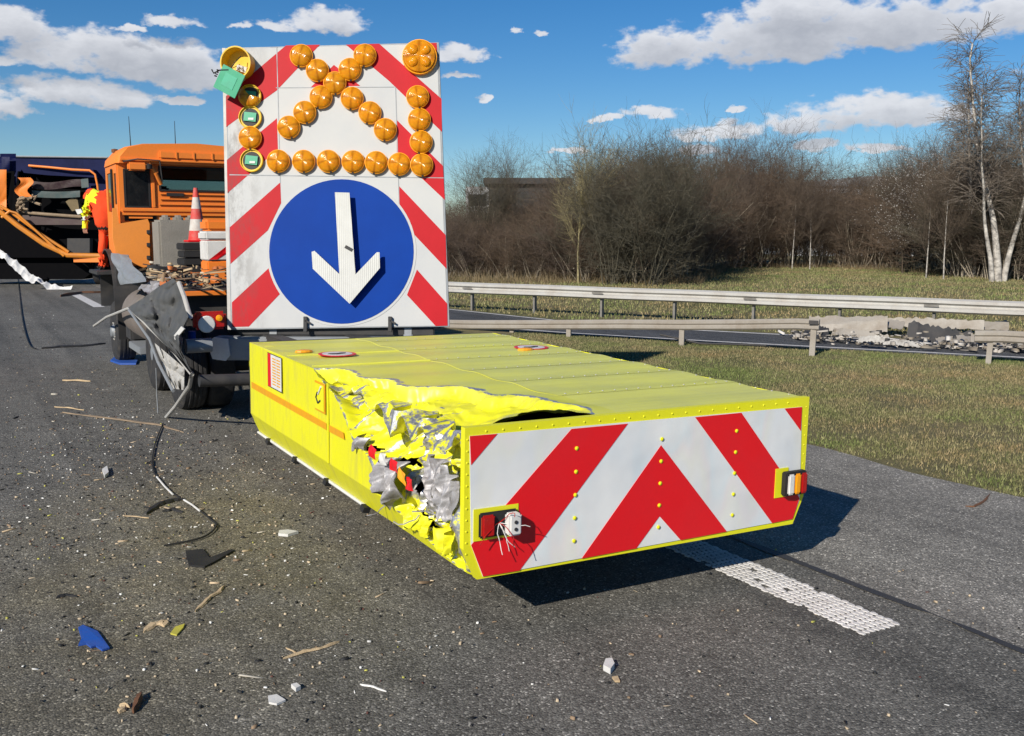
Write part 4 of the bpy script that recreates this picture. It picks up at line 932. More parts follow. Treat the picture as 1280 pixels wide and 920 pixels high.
m = MB(); p = bp(*z2(712, 448)); m.obox((p.x, -.111, p.z), (.09, .005, .035), (0, .5, 0)); m.build('scratch_patch', M['dark'], ar)
# lamps
lens_prof = [(1.0, 0), (1.0, -.16), (.93, -.30), (.78, -.45), (.55, -.58), (.28, -.66), (0, -.68)]
def make_lamp(r, nm='warning_lamp', state='ok'):
    m = MB(); m.lathe([(r*1.04, 0), (r*1.04, -r*.28), (r*.98, -r*.30), (r*.96, -r*.12), (0, -r*.10)], 28, 'Y'); h = m.build(nm, M['lamp_yellow'] if state != 'ok' else M['lens_orange'], brd, True)
    if state == 'ok':
        m = MB(); m.lathe([(a*r*.97, b*r*.62-r*.26) for a, b in lens_prof], 28, 'Y'); m.build('lens', M['lens'], h, True)
        m = MB(); m.lathe([(r*.90, -r*.26), (r*.5, -r*.16), (r*.12, -r*.12), (0, -r*.12)], 20, 'Y'); m.build('reflector', M['reflector'], h, True)
        m = MB(); m.lathe([(r*.14, -r*.12), (r*.14, -r*.50), (0, -r*.56)], 10, 'Y'); m.build('bulb', M['dark'], h)
        m = MB(); m.box((-r*.08, -r*.36, -r*1.10), (r*.08, -r*.2, -r*.98)); m.build('screw', M['black'], h)
    elif state == 'open':
        m = MB(); m.lathe([(r*.82, -r*.12), (r*.80, -r*.14), (0, -r*.14)], 24, 'Y'); m.build('cup', M['dark'], h)
        m = MB(); m.obox((0, -r*.24, r*.02), (r*1.1, r*.1, r*.8), (0, .1, 0)); m.build('circuit_board', M['green_pcb'], h)
        m = MB(); m.obox((r*.1, -r*.32, -r*.18), (r*.5, r*.06, r*.2)); m.build('connector', M['plastic_white'], h)
        h['label'] = 'warning lamp with its lens gone and green board showing'
    return h
kk = .0275*4.02/4; 
lr = (bp(*z1(525, 200)).x-bp(*z1(415, 200)).x)/2
ok_l = make_lamp(lr); lamps = [(470,164),(787,162),(550,237),(713,232),(637,300),(568,370),(723,376),(487,446),(812,448),(408,520),(888,532),(215,572),(355,689),(482,690),(605,690),(728,692),(843,696),(958,704),(1070,708),(1050,369),(1058,482),(1067,594)]
KL = {}
for c2 in bpy.data.objects:
    if c2.parent: KL.setdefault(c2.parent.name, []).append(c2)
first = True
for (x, y) in lamps:
    o = ok_l if first else copy_tree(ok_l, brd, KL); first = False
    p = bp(*z1(x, y)); o.parent = brd; o.location = (p.x, -.012, p.z); o.rotation_euler = (0, rng.uniform(-.3, .3), 0)
op = make_lamp(lr, state='open'); p = bp(*z1(215, 470)); op.location = (p.x, -.012, p.z)
KL = {}
for c2 in bpy.data.objects:
    if c2.parent: KL.setdefault(c2.parent.name, []).append(c2)
for (x, y) in ((222, 686), (213, 364)):
    o = copy_tree(op, brd, KL); p = bp(*z1(x, y)); o.location = (p.x, -.012, p.z)
# lens shard still clinging over the topmost open lamp
m = MB(); m.lathe([(a*lr*.97, b*lr*.55) for a, b in lens_prof], 28, 'Y'); m.f = [f for f in m.f if len(f) == 4 and (f[0] % 28) in range(10, 27)]; sh = m.build('lens_shard', M['lens'], brd, True); sh.location = (bp(*z1(213, 364)).x, -.05, bp(*z1(213, 364)).z)
# big corner lamps
R2 = lr*1.52; h = make_lamp(R2, 'large_warning_lamp', 'none'); h.data.materials[0] = M['lens_orange']; p = bp(*z1(1060, 172)); h.location = (p.x, -.012, p.z)
m = MB(); m.lathe([(R2*.97, -R2*.26), (R2*.93, -R2*.42), (R2*.7, -R2*.50), (0, -R2*.53)], 32, 'Y'); m.build('lens', M['lens'], h, True)
for sx in (-1, 1):
    for sz in (-1, 1):
        m = MB(); m.lathe([(R2*.30, -R2*.13), (R2*.15, -R2*.12), (0, -R2*.3)], 12, 'Y', (sx*R2*.38, 0, sz*R2*.36)); m.build('reflector', M['reflector'], h, True)
for sx in (-1, 1):
    for sz in (-1, 1): MB().lathe([(R2*.33, -R2*.46), (R2*.29, -R2*.56), (R2*.16, -R2*.63), (0, -R2*.65)], 20, 'Y', (sx*R2*.37, 0, sz*R2*.35)).build('lens_chamber', M['lens'], h, True)
h['label'] = 'large four chamber amber lamp at the top right corner'
h = MB().lathe([(R2*.85, 0), (R2*.93, -.15), (R2*.95, -.17), (R2*.87, -.17), (R2*.78, -.04), (0, -.03)], 32, 'Y').build('large_warning_lamp', M['lamp_yellow'], brd, True); p = bp(*z1(170, 208)); h.location = (p.x, -.012, p.z); h.rotation_euler = (.12, 0, -.15); h['label'] = 'gutted large yellow lamp housing at the top left corner'
m = MB(); m.obox((.03, -.06, -.05), (.11, .05, .06), (.2, .3, .1)); m.build('socket', M['plastic_white'], h)
for k in range(4):
    pts = [Vector((.0, -.05, 0))]; d = Vector((rng.uniform(-1, 1), -.8, -.6))
    for j in range(5): pts.append(pts[-1]+d.normalized()*.04); d += Vector((rng.gauss(0, .6), -.1, rng.gauss(0, .6)))
    MB().tube(pts, .004, 5).build('wire', M['wood_brown'], h)
p = bp(*z1(135, 316)); m = MB(); m.obox((0, 0, 0), (.27, .008, .27), (0, .50, 0), .003); gb = m.build('hanging_circuit_board', M['green_pcb'], brd); gb.location = (p.x, -.22, p.z); gb.rotation_euler = (.15, 0, -.1)
m = MB(); m.obox((.0, -.006, .0), (.14, .004, .14), (0, .50, 0)); m.build('chip', simple('pale_green_board', (.05, .42, .25), .4), gb)
m = MB()
for k in range(4): m.obox((-.15+.01*k, -.0, .06+.02*k), (.012, .05, .012), (0, .3*k, 0))
m.tube([(.0, 0, .12), (-.10, 0, .12), (-.17, .0, .09), (-.19, 0, .13)], .008, 6); m.build('plug_wires', M['black'], gb)
MB().tube([(.0, .0, .1), (.05, .05, .2), (.1, .12, .28)], .006, 5).build('lead', M['black'], gb)
# frame, hinges, base beam
m = MB(); 
pl = [bp(*q) for q in panel_px]
m.prism([Vector((q.x, 0, q.z)) for q in (pl[0], pl[3], pl[3]+Vector((-.035, 0, 0)), pl[0]+Vector((-.035, 0, 0)))], (0, .07, 0)); m.build('left_frame_edge', M['galv'], brd)
m = MB(); m.prism([Vector((q.x, 0, q.z)) for q in (pl[1], pl[2], pl[2]+Vector((.012, 0, 0)), pl[1]+Vector((.012, 0, 0)))], (0, .07, 0)); m.build('right_frame_edge', M['grey'], brd)
for x in (z2(490, 815), z2(912, 815)):
    p = bp(*x); m = MB(); m.box((p.x-.02, -.05, p.z-.10), (p.x+.02, -.004, p.z+.07), .004); m.obox((p.x+.03, -.04, p.z+.01), (.07, .02, .02), (0, .5, 0)); m.build('hinge_clamp', M['dark'], brd)
# the beam that carries the board, at the tail of the truck
p0 = at(270, 430, 10.85); p1 = at(565, 430, 10.85)
bb = MB().box((p0.x-base.x, -.05, -.36), (p1.x-base.x, .14, -.10), .02).build('base_beam', M['grey'], brd); bb.rotation_euler = (BLEAN, 0, 0)
bb2 = MB().box((p0.x-base.x+.25, .06, -.09), (p1.x-base.x-.2, .14, -.0), .01).build('hinge_bar', M['dark'], brd); bb2.rotation_euler = (BLEAN, 0, 0)
m = MB(); m.prism([(p0.x-base.x-.005, -.052, -.34), (p0.x-base.x+.14, -.052, -.36), (p0.x-base.x+.19, -.052, -.30), (p0.x-base.x+.17, -.052, -.12), (p0.x-base.x+.02, -.052, -.10), (p0.x-base.x-.06, -.052, -.16)], (0, -.03, 0)); bb3 = m.build('end_cap', M['plastic_white'], brd); bb3.rotation_euler = (BLEAN, 0, 0)
m = MB(); 
for sx in (-.75, .75): m.box((sx-.05, .06, -.9), (sx+.05, .16, 2.6), .01)
m.build('back_strut', M['grey'], brd)

# ------------------------------------------------------------------ TRUCK
trk = empty('work_truck', OT, (0, 0, YAW)); tag(trk, 'orange flatbed road maintenance truck with torn bodywork on its left side', 'truck')
def B(nm, a, b, mt, bev=0., par=trk, sm=False): return MB().box(a, b, bev).build(nm, M[mt], par, sm)
CV = 7.5; CW = 2.42; CF = 8.75
B('chassis_rail', (.75, 1.0, .72), (.90, 9.2, 1.02), 'dark'); B('chassis_rail', (1.55, 1.0, .72), (1.70, 9.2, 1.02), 'dark')
def holed(nm, mt, plane, c0, th, r, holes, par):
    """wall with rectangular holes. plane 'v': spans u,z at v=c0; 'u': spans v,z at u=c0"""
    a0, a1, b0, b1 = r; xs = sorted({a0, a1, *[h[0] for h in holes], *[h[1] for h in holes]}); zs = sorted({b0, b1, *[h[2] for h in holes], *[h[3] for h in holes]}); m = MB()
    for i in range(len(xs)-1):
        for j in range(len(zs)-1):
            x, z = (xs[i]+xs[i+1])/2, (zs[j]+zs[j+1])/2
            if any(h[0] < x < h[1] and h[2] < z < h[3] for h in holes): continue
            if plane == 'v': m.box((xs[i], c0, zs[j]), (xs[i+1], c0+th, zs[j+1]))
            else: m.box((c0, xs[i], zs[j]), (c0+th, xs[i+1], zs[j+1]))
    return m.build(nm, M[mt], par)
cab = holed('cab', 'orange', 'v', CV, .05, (.04, 2.38, 1.62, 3.20), [(.13, .47, 2.52, 3.06), (.64, 1.80, 2.78, 3.12)], trk)
holed('cab_side', 'orange', 'u', .02, .05, (CV+.051, CF, 1.62, 3.16), [(CV+.55, CF-.15, 2.45, 3.05), (CV+.12, CV+.38, 2.55, 3.02)], cab)
holed('cab_side', 'orange', 'u', 2.35, .05, (CV+.051, CF, 1.62, 3.16), [(CV+.55, CF-.15, 2.45, 3.05)], cab)
holed('cab_front', 'orange', 'v', CF, .05, (.05, 2.37, 1.62, 3.16), [(.2, 2.2, 2.25, 3.0)], cab)
B('cab_floor', (.08, CV+.06, 1.55), (2.34, CF-.01, 1.62), 'dark', par=cab)
B('seat', (.45, CV+.5, 1.7), (1.0, CV+.75, 2.66), 'black', .05, cab); B('seat', (1.45, CV+.5, 1.7), (2.0, CV+.75, 2.66), 'black', .05, cab)
B('headrest', (.60, CV+.5, 2.70), (.86, CV+.62, 2.86), 'black', .03, cab); B('dashboard', (.1, CF-.5, 1.65), (2.3, CF-.05, 2.28), 'dark', .04, cab)
# roof with bulging rounded edges
def roof_prof(t):
    pts = [(.00, 3.16), (.02, 3.26), (.14, 3.40), (.40, 3.46), (1.2, 3.50), (2.0, 3.46), (2.26, 3.40), (2.38, 3.26), (2.42, 3.16)]
    return [(1.21+(u-1.21)*t, 3.16+(z-3.16)*(.3+.7*t)) for u, z in pts]
m = MB(); vs = []; pr = None
for (v, t) in ((CV-.10, .96), (CV-.04, 1.0), (CV+1.2, 1.0), (CF-.2, .99), (CF+.08, .90)):
    pr = roof_prof(t); vs += [(u, v, z) for u, z in pr]
n = len(pr); fs = [(i*n+k, i*n+k+1, (i+1)*n+k+1, (i+1)*n+k) for i in range(4) for k in range(n-1)] + [tuple(range(n)), tuple(4*n+k for k in range(n))[::-1]] + [(i*n, (i+1)*n, (i+1)*n+n-1, i*n+n-1) for i in range(4)]
m.add(vs, fs); m.build('roof', M['orange'], cab, True)
m = MB()
for z, o_ in ((3.22, .035), (2.70, .03), (2.62, .03), (2.54, .03)):
    if z > 3: m.box((.06, CV-.14, 3.19), (2.36, CV-.005, 3.235), .012); m.box((.62, CV-.15, 3.24), (1.98, CV-.06, 3.36), .02)
    else: m.box((.62 if z > 2.6 else .60, CV-o_, z), (2.1, CV-.003, z+.035), .012)
for u in (.86, 1.12, 1.40, 1.66): m.box((u, CV-.165, 3.245), (u+.02, CV-.151, 3.355))
m.box((.50, CV-.03, 2.50), (.56, CV-.003, 3.18), .01); m.box((.06, CV-.035, 2.44), (2.36, CV-.003, 2.50), .012); m.box((.06, CV-.03, 2.42-.03), (2.36, CV-.005, 2.425))
m.build('pressed_rib', M['orange'], cab)
def gasket(nm, u0, u1, z0, z1, v, mt, par=cab):
    m = MB(); r = .022
    m.box((u0-r, v-.02, z0-r), (u1+r, v-.002, z0+r*.4), .004); m.box((u0-r, v-.02, z1-r*.4), (u1+r, v-.002, z1+r), .004); m.box((u0-r, v-.02, z0+r*.41), (u0+r*.4, v-.002, z1-r*.41)); m.box((u1-r*.4, v-.02, z0+r*.41), (u1+r, v-.002, z1-r*.41))
    w = m.build(nm, M['black'], par); MB().box((u0+.009, v-.012, z0+.009), (u1-.009, v-.006, z1-.009)).build('pane', M[mt], w); return w
gasket('rear_window', .64, 1.80, 2.78, 3.12, CV, 'glass'); gasket('corner_window', .13, .47, 2.52, 3.06, CV, 'glass_dark')
gasket('windscreen', .2, 2.2, 2.25, 3.0, CF+.02, 'glass')
m = MB(); m.box((.030, CV+.56, 2.46), (.036, CF-.16, 3.04)); m.build('door_window', M['glass_dark'], cab); m = MB(); m.box((.030, CV+.13, 2.56), (.036, CV+.37, 3.01)); m.build('quarter_window', M['glass_dark'], cab)
B('vent', (.72, CV-.05, 2.68), (.98, CV-.031, 2.735), 'black', .004, cab); B('vent', (1.62, CV-.05, 2.68), (1.88, CV-.031, 2.735), 'black', .004, cab)
B('work_lamp', (.16, CV-.20, 3.05), (.42, CV-.06, 3.17), 'orange', .02, cab)
MB().tube([(.46, CV-.14, 3.16), (.56, CV-.12, 3.02), (.64, CV-.06, 2.86)], .03, 8).build('intake_stay', M['orange'], cab)
MB().tube([(.10, CV-.13, 3.18), (.3, CV-.18, 3.22), (.62, CV-.16, 3.21), (.66, CV-.08, 2.9)], .012, 6).build('cable_conduit', M['dark'], cab)
MB().lathe([(.05, 0), (.05, .06), (.02, .08), (0, .08)], 12, 'Z', (.46, CV-.15, 3.08)).build('rear_lamp', M['black'], cab)
MB().tube([(.30, CV+.4, 3.44), (.29, CV+.4, 3.90)], [.008, .004], 5).build('antenna', M['black'], cab)
MB().tube([(.95, CV+.3, 3.46), (.95, CV+.3, 3.86)], [.008, .004], 5).build('antenna', M['black'], cab)
MB().lathe([(.05, 0), (.05, .05), (0, .06)], 10, 'Z', (.13, CV+.9, 3.38)).build('roof_knob', M['wood_brown'], cab)
# mirror arm and dark side trim
MB().box((-.01, CV+.42, 2.1), (.018, CV+.50, 3.1), .01).build('door_pillar', M['black'], cab)
# the bent lower panel hanging from the back of the cab
pl = [(130,460),(146,560),(330,530),(342,560),(345,830),(300,842),(235,815),(165,785),(125,735),(108,650),(106,460)]
m = MB(); m.prism([tback(120+x/5.11, 170+y/5.11, CV-.08) for x, y in pl], (0, .045, 0)); dp = m.build('bent_body_panel', simple('sunlit_orange_panel', (.90, .30, .045), .5, dirt=.2, dscale=4, dirtc=(.6, .22, .06)), trk)
MB().box((.10, CV-.022, 2.30), (.56, CV-.004, 2.41)).build('gap_shade_strip', M['void'], trk)  # black strip painting the dark recess above the bent panel
MB().box((.16, CV-.04, 2.34), (.50, CV-.023, 2.365)).build('torn_edge_bar', M['orange'], trk)
for k in range(3): q = tback(186, 290+k*16, CV-.10); MB().box((q.x-.03, q.y-.03, q.z-.03), (q.x+.02, q.y+.02, q.z+.03), .005).build('hinge', M['dark'], dp)
# wheels
def wheel(u, v, out=-1, dual=False):
    r = .50; w = .29
    m = MB(); s_ = -out
    pr = [(.29, 0), (.33, -.005), (.46, .0), (.495, .03), (r, .07)]; pr = pr + [(a, w-b) for a, b in pr[::-1]]
    if dual: pr = pr + [(a, b+w+.03) for a, b in pr]
    pr = [(a, b*s_) for a, b in pr]
    m.lathe(pr, 40, 'X'); o = m.build('wheel', M['tyre'], trk, True); o.location = (u, v, r)
    tr = MB()
    for k in range(3): tr.lathe([(r+.002, (.08+k*.05)*s_), (r+.009, (.085+k*.05)*s_), (r+.009, (.11+k*.05)*s_), (r+.002, (.115+k*.05)*s_)], 40, 'X')
    tr.build('tread', M['tyre'], o, True)
    m = MB(); m.lathe([(.29, .02*s_), (.27, .05*s_), (.24, .06*s_), (.16, .10*s_ if dual else .03*s_), (.10, .09*s_ if dual else -.02*s_), (.09, .0 if dual else -.05*s_), (0, -.01*s_ if dual else -.06*s_)], 32, 'X'); m.build('rim', M['grey'], o, True)
    for k in range(10):
        a = k*math.pi/5; MB().lathe([(.014, 0), (.014, -.03*s_), (0, -.035*s_)], 6, 'X', (.085*s_ if dual else .02*s_, .14*math.cos(a), .14*math.sin(a))).build('wheel_nut', M['galv'], o)
    return o
wheel(.04, 8.85); wheel(.06, 5.4, dual=True); wheel(.06, 3.75, dual=True)
wheel(2.36, 8.85, 1); wheel(2.34, 5.4, 1, True); wheel(2.34, 3.75, 1, True)
for v in (8.85, 5.4, 3.75): MB().tube([(.35, v, .5), (2.1, v, .5)], .08, 10).build('axle', M['dark'], trk)
# mudguards
def arc_guard(vc, zc, r, a0, a1, u0, u1, nm, mt):
    n = 18; m = MB(); vs = []
    for i in range(n+1):
        a = R(a0+(a1-a0)*i/n)
        for rr in (r, r+.02): 
            for u in (u0, u1): vs.append((u, vc+rr*math.cos(a), zc+rr*math.sin(a)))
    fs = []
    for i in range(n):
        b = i*4; c_ = b+4; fs += [(b, b+1, c_+1, c_), (b+2, c_+2, c_+3, b+3), (b, c_, c_+2, b+2), (b+1, b+3, c_+3, c_+1)]
    fs += [(0, 2, 3, 1), (n*4, n*4+1, n*4+3, n*4+2)]
    m.add(vs, fs); return m.build(nm, M[mt], trk, True)
arc_guard(8.75, 1.02, .82, -10, 190, -.05, .42, 'mudguard', 'dark'); MB().box((-.01, 7.93, .45), (.42, 7.96, 1.04)).build('mudflap', M['black'], trk)
B('mudguard_shell', (.0, 7.96, 1.2), (.40, 8.2, 1.62), 'dark'); B('cab_step', (-.20, 8.6, 1.44), (.10, 9.7, 1.50), 'dark', .01)
arc_guard(4.6, .5, .0, 0, 1, .1, .2, 'spring_hanger', 'dark')
# silver crumpled corner under the panel
g = random.Random(4); f = crumple(g, 6, .05, (.15, .6)); p0 = tside(150, 322, -.02); p1 = tside(178, 352, -.02)
m = MB(); wq_ = [tside(143, 316, -.07), tside(163, 319, .10), tside(184, 352, -.02), tside(152, 356, -.10)]
m.sheet(lambda u, v: (wq_[0].lerp(wq_[1], u)).lerp(wq_[3].lerp(wq_[2], u), v)+Vector((f(u*1.2, v*1.2)*1.1, 0, 0)), 26, 26); m.build('crumpled_wing', M['grey'], trk)
# ribbed cylinder tank
m = MB(); pr = [(0, 0), (.30, 0)]; 
for k in range(9): v = .04+k*.105; pr += [(.345, v), (.37, v+.012), (.37, v+.058), (.345, v+.07)]
pr += [(.30, 1.0), (0, 1.0)]; m.lathe([(a, b) for a, b in pr], 32, 'Y', (.33, 6.35, .92)); m.build('ribbed_air_filter', simple('taupe_plastic', (.17, .145, .13), .5, dirt=.4), trk, True)
B('tank_step', (.0, 6.0, .42), (.3, 7.0, .52), 'grey', .01); B('battery_box', (.05, 7.1, .5), (.5, 7.6, 1.1), 'dark', .03)
# load bed
B('load_bed', (.10, 3.62, 1.36), (2.38, 7.25, 1.46), 'dark'); B('bed_edge_strip', (.10, 3.56, 1.38), (2.38, 3.615, 1.44), 'orange', .008); B('bed_crossbeam', (.15, 3.7, 1.1), (2.3, 3.9, 1.355), 'dark')
B('bed_headboard', (.5, 7.18, 1.47), (2.36, 7.24, 1.72), 'dark')
q = tback(250, 358, 4.6); m = MB(); m.box((q.x-.20, 4.5, q.z-.02), (q.x+.12, 4.7, q.z+.06)); m.box((q.x-.02, 4.52, q.z-.25), (q.x+.05, 4.62, q.z-.02), .01); m.box((q.x-.04, 4.5, q.z-.33), (q.x+.07, 4.63, q.z-.25), .02); m.build('torn_side_bracket', M['orange'], trk)
m = MB(); m.tube([tback(224, 352, 4.8), tback(232, 356, 4.8), tback(229, 366, 4.7), tback(236, 362, 4.6)], .03, 8); m.build('bent_bar', M['galv'], trk)
q0 = tback(249, 476, 1.35); q1 = tback(312, 476, 1.35); MB().tube([(q0.x, 1.35, q0.z), (q1.x+.3, 1.35, q1.z), (2.3, 1.35, q1.z)], .062, 16).build('underrun_bar', M['dark'], trk, True)
MB().box((.75, 1.36, .5), (.95, 1.6, 1.0)).build('bar_bracket', M['dark'], trk); MB().box((1.55, 1.36, .5), (1.7, 1.6, 1.0)).build('bar_bracket', M['dark'], trk)
MB().box((.35, .1, .60), (.55, 1.4, .78)).build('coupling_arm', M['dark'], trk); MB().box((1.85, .1, .60), (2.05, 1.4, .78)).build('coupling_arm', M['dark'], trk)
q = tback(247, 432, 2.0); MB().tube([(q.x-.12, 2.0, q.z), (q.x+.14, 2.0, q.z)], .075, 16).build('air_cylinder', M['grey'], trk, True)
q = tback(240, 422, 2.3); MB().tube([(q.x, 2.3, q.z-.07), (q.x, 2.3, q.z+.07)], .04, 12).build('blue_valve', M['blue'], trk, True)
q = tback(262, 400, 2.0); lamp = MB().box((q.x-.17, 1.96, q.z-.10), (q.x+.17, 2.06, q.z+.09), .03).build('rear_light_unit', M['lens_red'], trk, True)
MB().lathe([(.09, 0), (.08, -.01), (0, -.012)], 20, 'Y', (q.x-.04, 1.958, q.z-.04)).build('clear_reflector', M['plastic_white'], lamp); MB().lathe([(.035, 0), (.03, -.02), (0, -.025)], 16, 'Y', (q.x+.09, 1.958, q.z+.02)).build('amber_knob', M['lens_orange'], lamp)

# torn tarp, bent frame and sheet hanging at the left rear
ux = -.16
def q4(x, y): return (80+x/4, 300+y/4)
tarp = empty('torn_tarpaulin', T(0, 3.9, 0), (0, 0, YAW)); tag(tarp, 'torn grey tarpaulin hanging on bent frame tubes over the truck rear wheel', 'tarpaulin')
def tl(x, y, u=ux): p = tside(*q4(x, y), u); return Vector((p.x, p.y-3.9, p.z))
rows = [[(320,338),(395,290),(470,235),(545,192)], [(352,372),(420,335),(495,290),(568,215)], [(400,410),(460,385),(530,360),(600,325)], [(440,455),(490,440),(550,430),(622,380)], [(500,520),(525,505),(560,490),(598,470)], [(560,580),(570,570),(580,560),(588,550)], [(630,665),(634,664),(638,662),(642,660)]]
ft = crumple(random.Random(21), 12, .055, (.07, .5))
def tp_(u, v):
    fu = u*3; fv = v*6; i = min(int(fu), 2); j = min(int(fv), 5); a, b = fu-i, fv-j
    x = sum(w*rows[j+dj][i+di][0] for di, dj, w in ((0,0,(1-a)*(1-b)),(1,0,a*(1-b)),(0,1,(1-a)*b),(1,1,a*b))); y = sum(w*rows[j+dj][i+di][1] for di, dj, w in ((0,0,(1-a)*(1-b)),(1,0,a*(1-b)),(0,1,(1-a)*b),(1,1,a*b)))
    return tl(x, y, ux-.02+ft(u*.9, v*1.2)*1.2+.14*u*(1-v))
MB().sheet(tp_, 40, 60).build('cloth', M['tarp'], tarp, True)
MB().tube([tl(*p) for p in ((150, 430), (215, 385), (320, 343), (335, 345), (430, 440), (540, 545), (640, 672), (628, 730), (560, 830), (488, 915))], .022, 8).build('frame_tube', M['galv'], tarp, True)
MB().tube([tl(x, y, ux-.03) for x, y in ((325, 350), (350, 385), (430, 500), (470, 610), (545, 755))], .018, 8).build('frame_tube', M['grey'], tarp, True)
MB().tube([tl(x, y, ux+.03) for x, y in ((575, 215), (600, 280), (618, 340), (632, 385), (610, 400))], .025, 8).build('frame_tube', M['galv'], tarp, True)
MB().tube([tl(x, y, ux-.04) for x, y in ((460, 640), (464, 770), (472, 905))], .006, 5).build('wire', M['grey'], tarp)
fs_ = crumple(random.Random(31), 7, .04, (.1, .4))
def pan(u, v):
    q = [(450, 512), (602, 640), (600, 750), (540, 742)]; x = (q[0][0]*(1-u)+q[1][0]*u)*(1-v)+(q[3][0]*(1-u)+q[2][0]*u)*v; y = (q[0][1]*(1-u)+q[1][1]*u)*(1-v)+(q[3][1]*(1-u)+q[2][1]*u)*v
    return tl(x, y, ux+.04+fs_(u, v))
MB().sheet(pan, 24, 24).build('side_board', M['galv'], tarp)
MB().prism([tl(552, 480, ux-.08), tl(590, 432, ux-.08), tl(606, 445, ux-.08), tl(560, 500, ux-.08)], (-.01, 0, 0)).build('tag', M['plastic_white'], tarp)
# crumpled clear film heap on the bed edge
f = crumple(random.Random(61), 8, .05, (.10, .4)); m = MB(); m.sheet(lambda u, v: Vector((-.06+.35*v, 4.7+(u)*.9, 1.50+f(u, v)*1.0+.10*math.sin(u*3.1)-.15*(1-v))), 40, 20)
fo_ = m.build('crumpled_foil', M['alu']); fo_.location = OT; fo_.rotation_euler = (0, 0, YAW); tag(fo_, 'crumpled silvery sheet lying on the left edge of the truck bed', 'scrap metal')

# load: concrete block, cone on rubber base, striped box, splinters
def load(name, label, cat, u, v, z, rz=0., group=None): o = empty(name, T(u, v, z), (0, 0, YAW+rz)); return tag(o, label, cat, group)
cb = load('concrete_block', 'weathered concrete block standing on the truck bed behind the cab', 'concrete block', 1.10, 6.55, 1.47)
a, b_ = tback(188, 300, 6.25), tback(247, 300, 6.25); w_ = (b_.x-a.x); xc = (a.x+b_.x)/2-.98
MB().box((xc-w_/2, -.3, 0), (xc+w_/2, .25, .84), .03).build('block', M['concrete'], cb)
m = MB()
for k in range(3): m.obox((xc-w_*.28+k*w_*.28, 0, .86), (w_*.16, .3, .10), bev=.03)
m.build('lifting_knob', M['concrete'], cb)
cn = load('traffic_cone', 'faded red white banded traffic cone on stacked rubber feet on the bed', 'traffic cone', tback(247, 300, 5.6).x, 5.6, 0)
zt = tback(251, 235, 5.6).z; zb = tback(249, 300, 5.6).z; hh = zt-zb
cn.location.z = zb; prf = [(.150, 0), (.150, .01)]; rad = lambda t: .125*(1-t)+.028*t
for i, (t0, t1, mt) in enumerate(((.0, .18, 'red'), (.18, .40, 'white'), (.40, .60, 'red'), (.60, .82, 'white'), (.82, 1., 'red'))):
    MB().lathe([(0 if i == 0 else rad(t0), t0*hh), (rad(t0), t0*hh), (rad(t1), t1*hh), (0 if i == 4 else rad(t1), t1*hh)], 24, 'Z').build('cone_band', simple('faded_%s_%d' % (mt, i), (.62, .04, .03) if mt == 'red' else (.60, .57, .52), .6, dirt=.5, dscale=12, dirtc=(.4, .3, .26)), cn, True)
MB().box((-.16, -.16, -.03), (.16, .16, 0), .008).build('foot', M['red'], cn)
rs = load('rubber_foot_stack', 'stack of black rubber sign feet under the traffic cone', 'rubber feet', cn.location.x*0+tback(243, 310, 5.6).x, 5.6, 0)
ht = zb-.035-1.47
for k in range(5): rs.location.z = 1.47; MB().obox((rng.uniform(-.01, .01), 0, ht*(k+.5)/5), (.38, .5, ht/5-.012), (0, 0, rng.uniform(-.04, .04)), .012).build('rubber_foot', M['black'], rs)
sb = load('barrier_light_box', 'orange and white striped box at the edge of the truck bed', 'equipment box', tback(270, 320, 4.6).x+.08, 4.6, 1.47)
x0 = tback(257, 320, 4.5).x-(tback(270, 320, 4.6).x+.08)
B('lower_body', (x0, -.2, 0), (.6, .2, .30), 'orange', .015, sb); B('white_stripe', (x0-.004, -.204, .31), (.6, .204, .56), 'plastic_white', .012, sb); B('white_rim', (x0-.02, -.22, .57), (.6, .22, .68), 'plastic_white', .02, sb); B('orange_lid', (x0, -.19, .685), (.6, .19, .83), 'orange', .03, sb)
MB().prism([(x0+.02, -.206, .32), (x0+.12, -.206, .32), (x0+.33, -.206, .555), (x0+.33, -.206, .45)], (0, -.003, 0)).build('red_flash', M['red'], sb)
# splinter heap on the bed
def splinters(n, fn, lmin, lmax, wmin, wmax):
    V = []; F = []; Ccol = []; g = random.Random(99)
    for i in range(n):
        p = fn(g); l = g.uniform(lmin, lmax)*(g.random()**1.5+.3); w = g.uniform(wmin, wmax); h = w*g.uniform(.2, .8); a = g.uniform(0, 6.283); tl_ = g.gauss(0, .12)
        d = Vector((math.cos(a)*math.cos(tl_), math.sin(a)*math.cos(tl_), math.sin(tl_)))*l/2; s_ = Vector((-math.sin(a), math.cos(a), 0))*w/2; up = Vector((0, 0, h)); b0 = len(V); k1 = g.uniform(.2, 1)
        V += [p-d-s_, p-d+s_, p+d*k1+s_, p+d-s_*g.uniform(-.5, .8), p-d-s_*.8+up, p-d+s_*.8+up, p+d*k1*.8+s_*.8+up, p+d*.95-s_*.2+up]
        F += [(b0+4, b0+5, b0+6, b0+7), (b0, b0+1, b0+5, b0+4), (b0+1, b0+2, b0+6, b0+5), (b0+2, b0+3, b0+7, b0+6), (b0+3, b0, b0+4, b0+7)]
        Ccol.append(i)
    return V, F
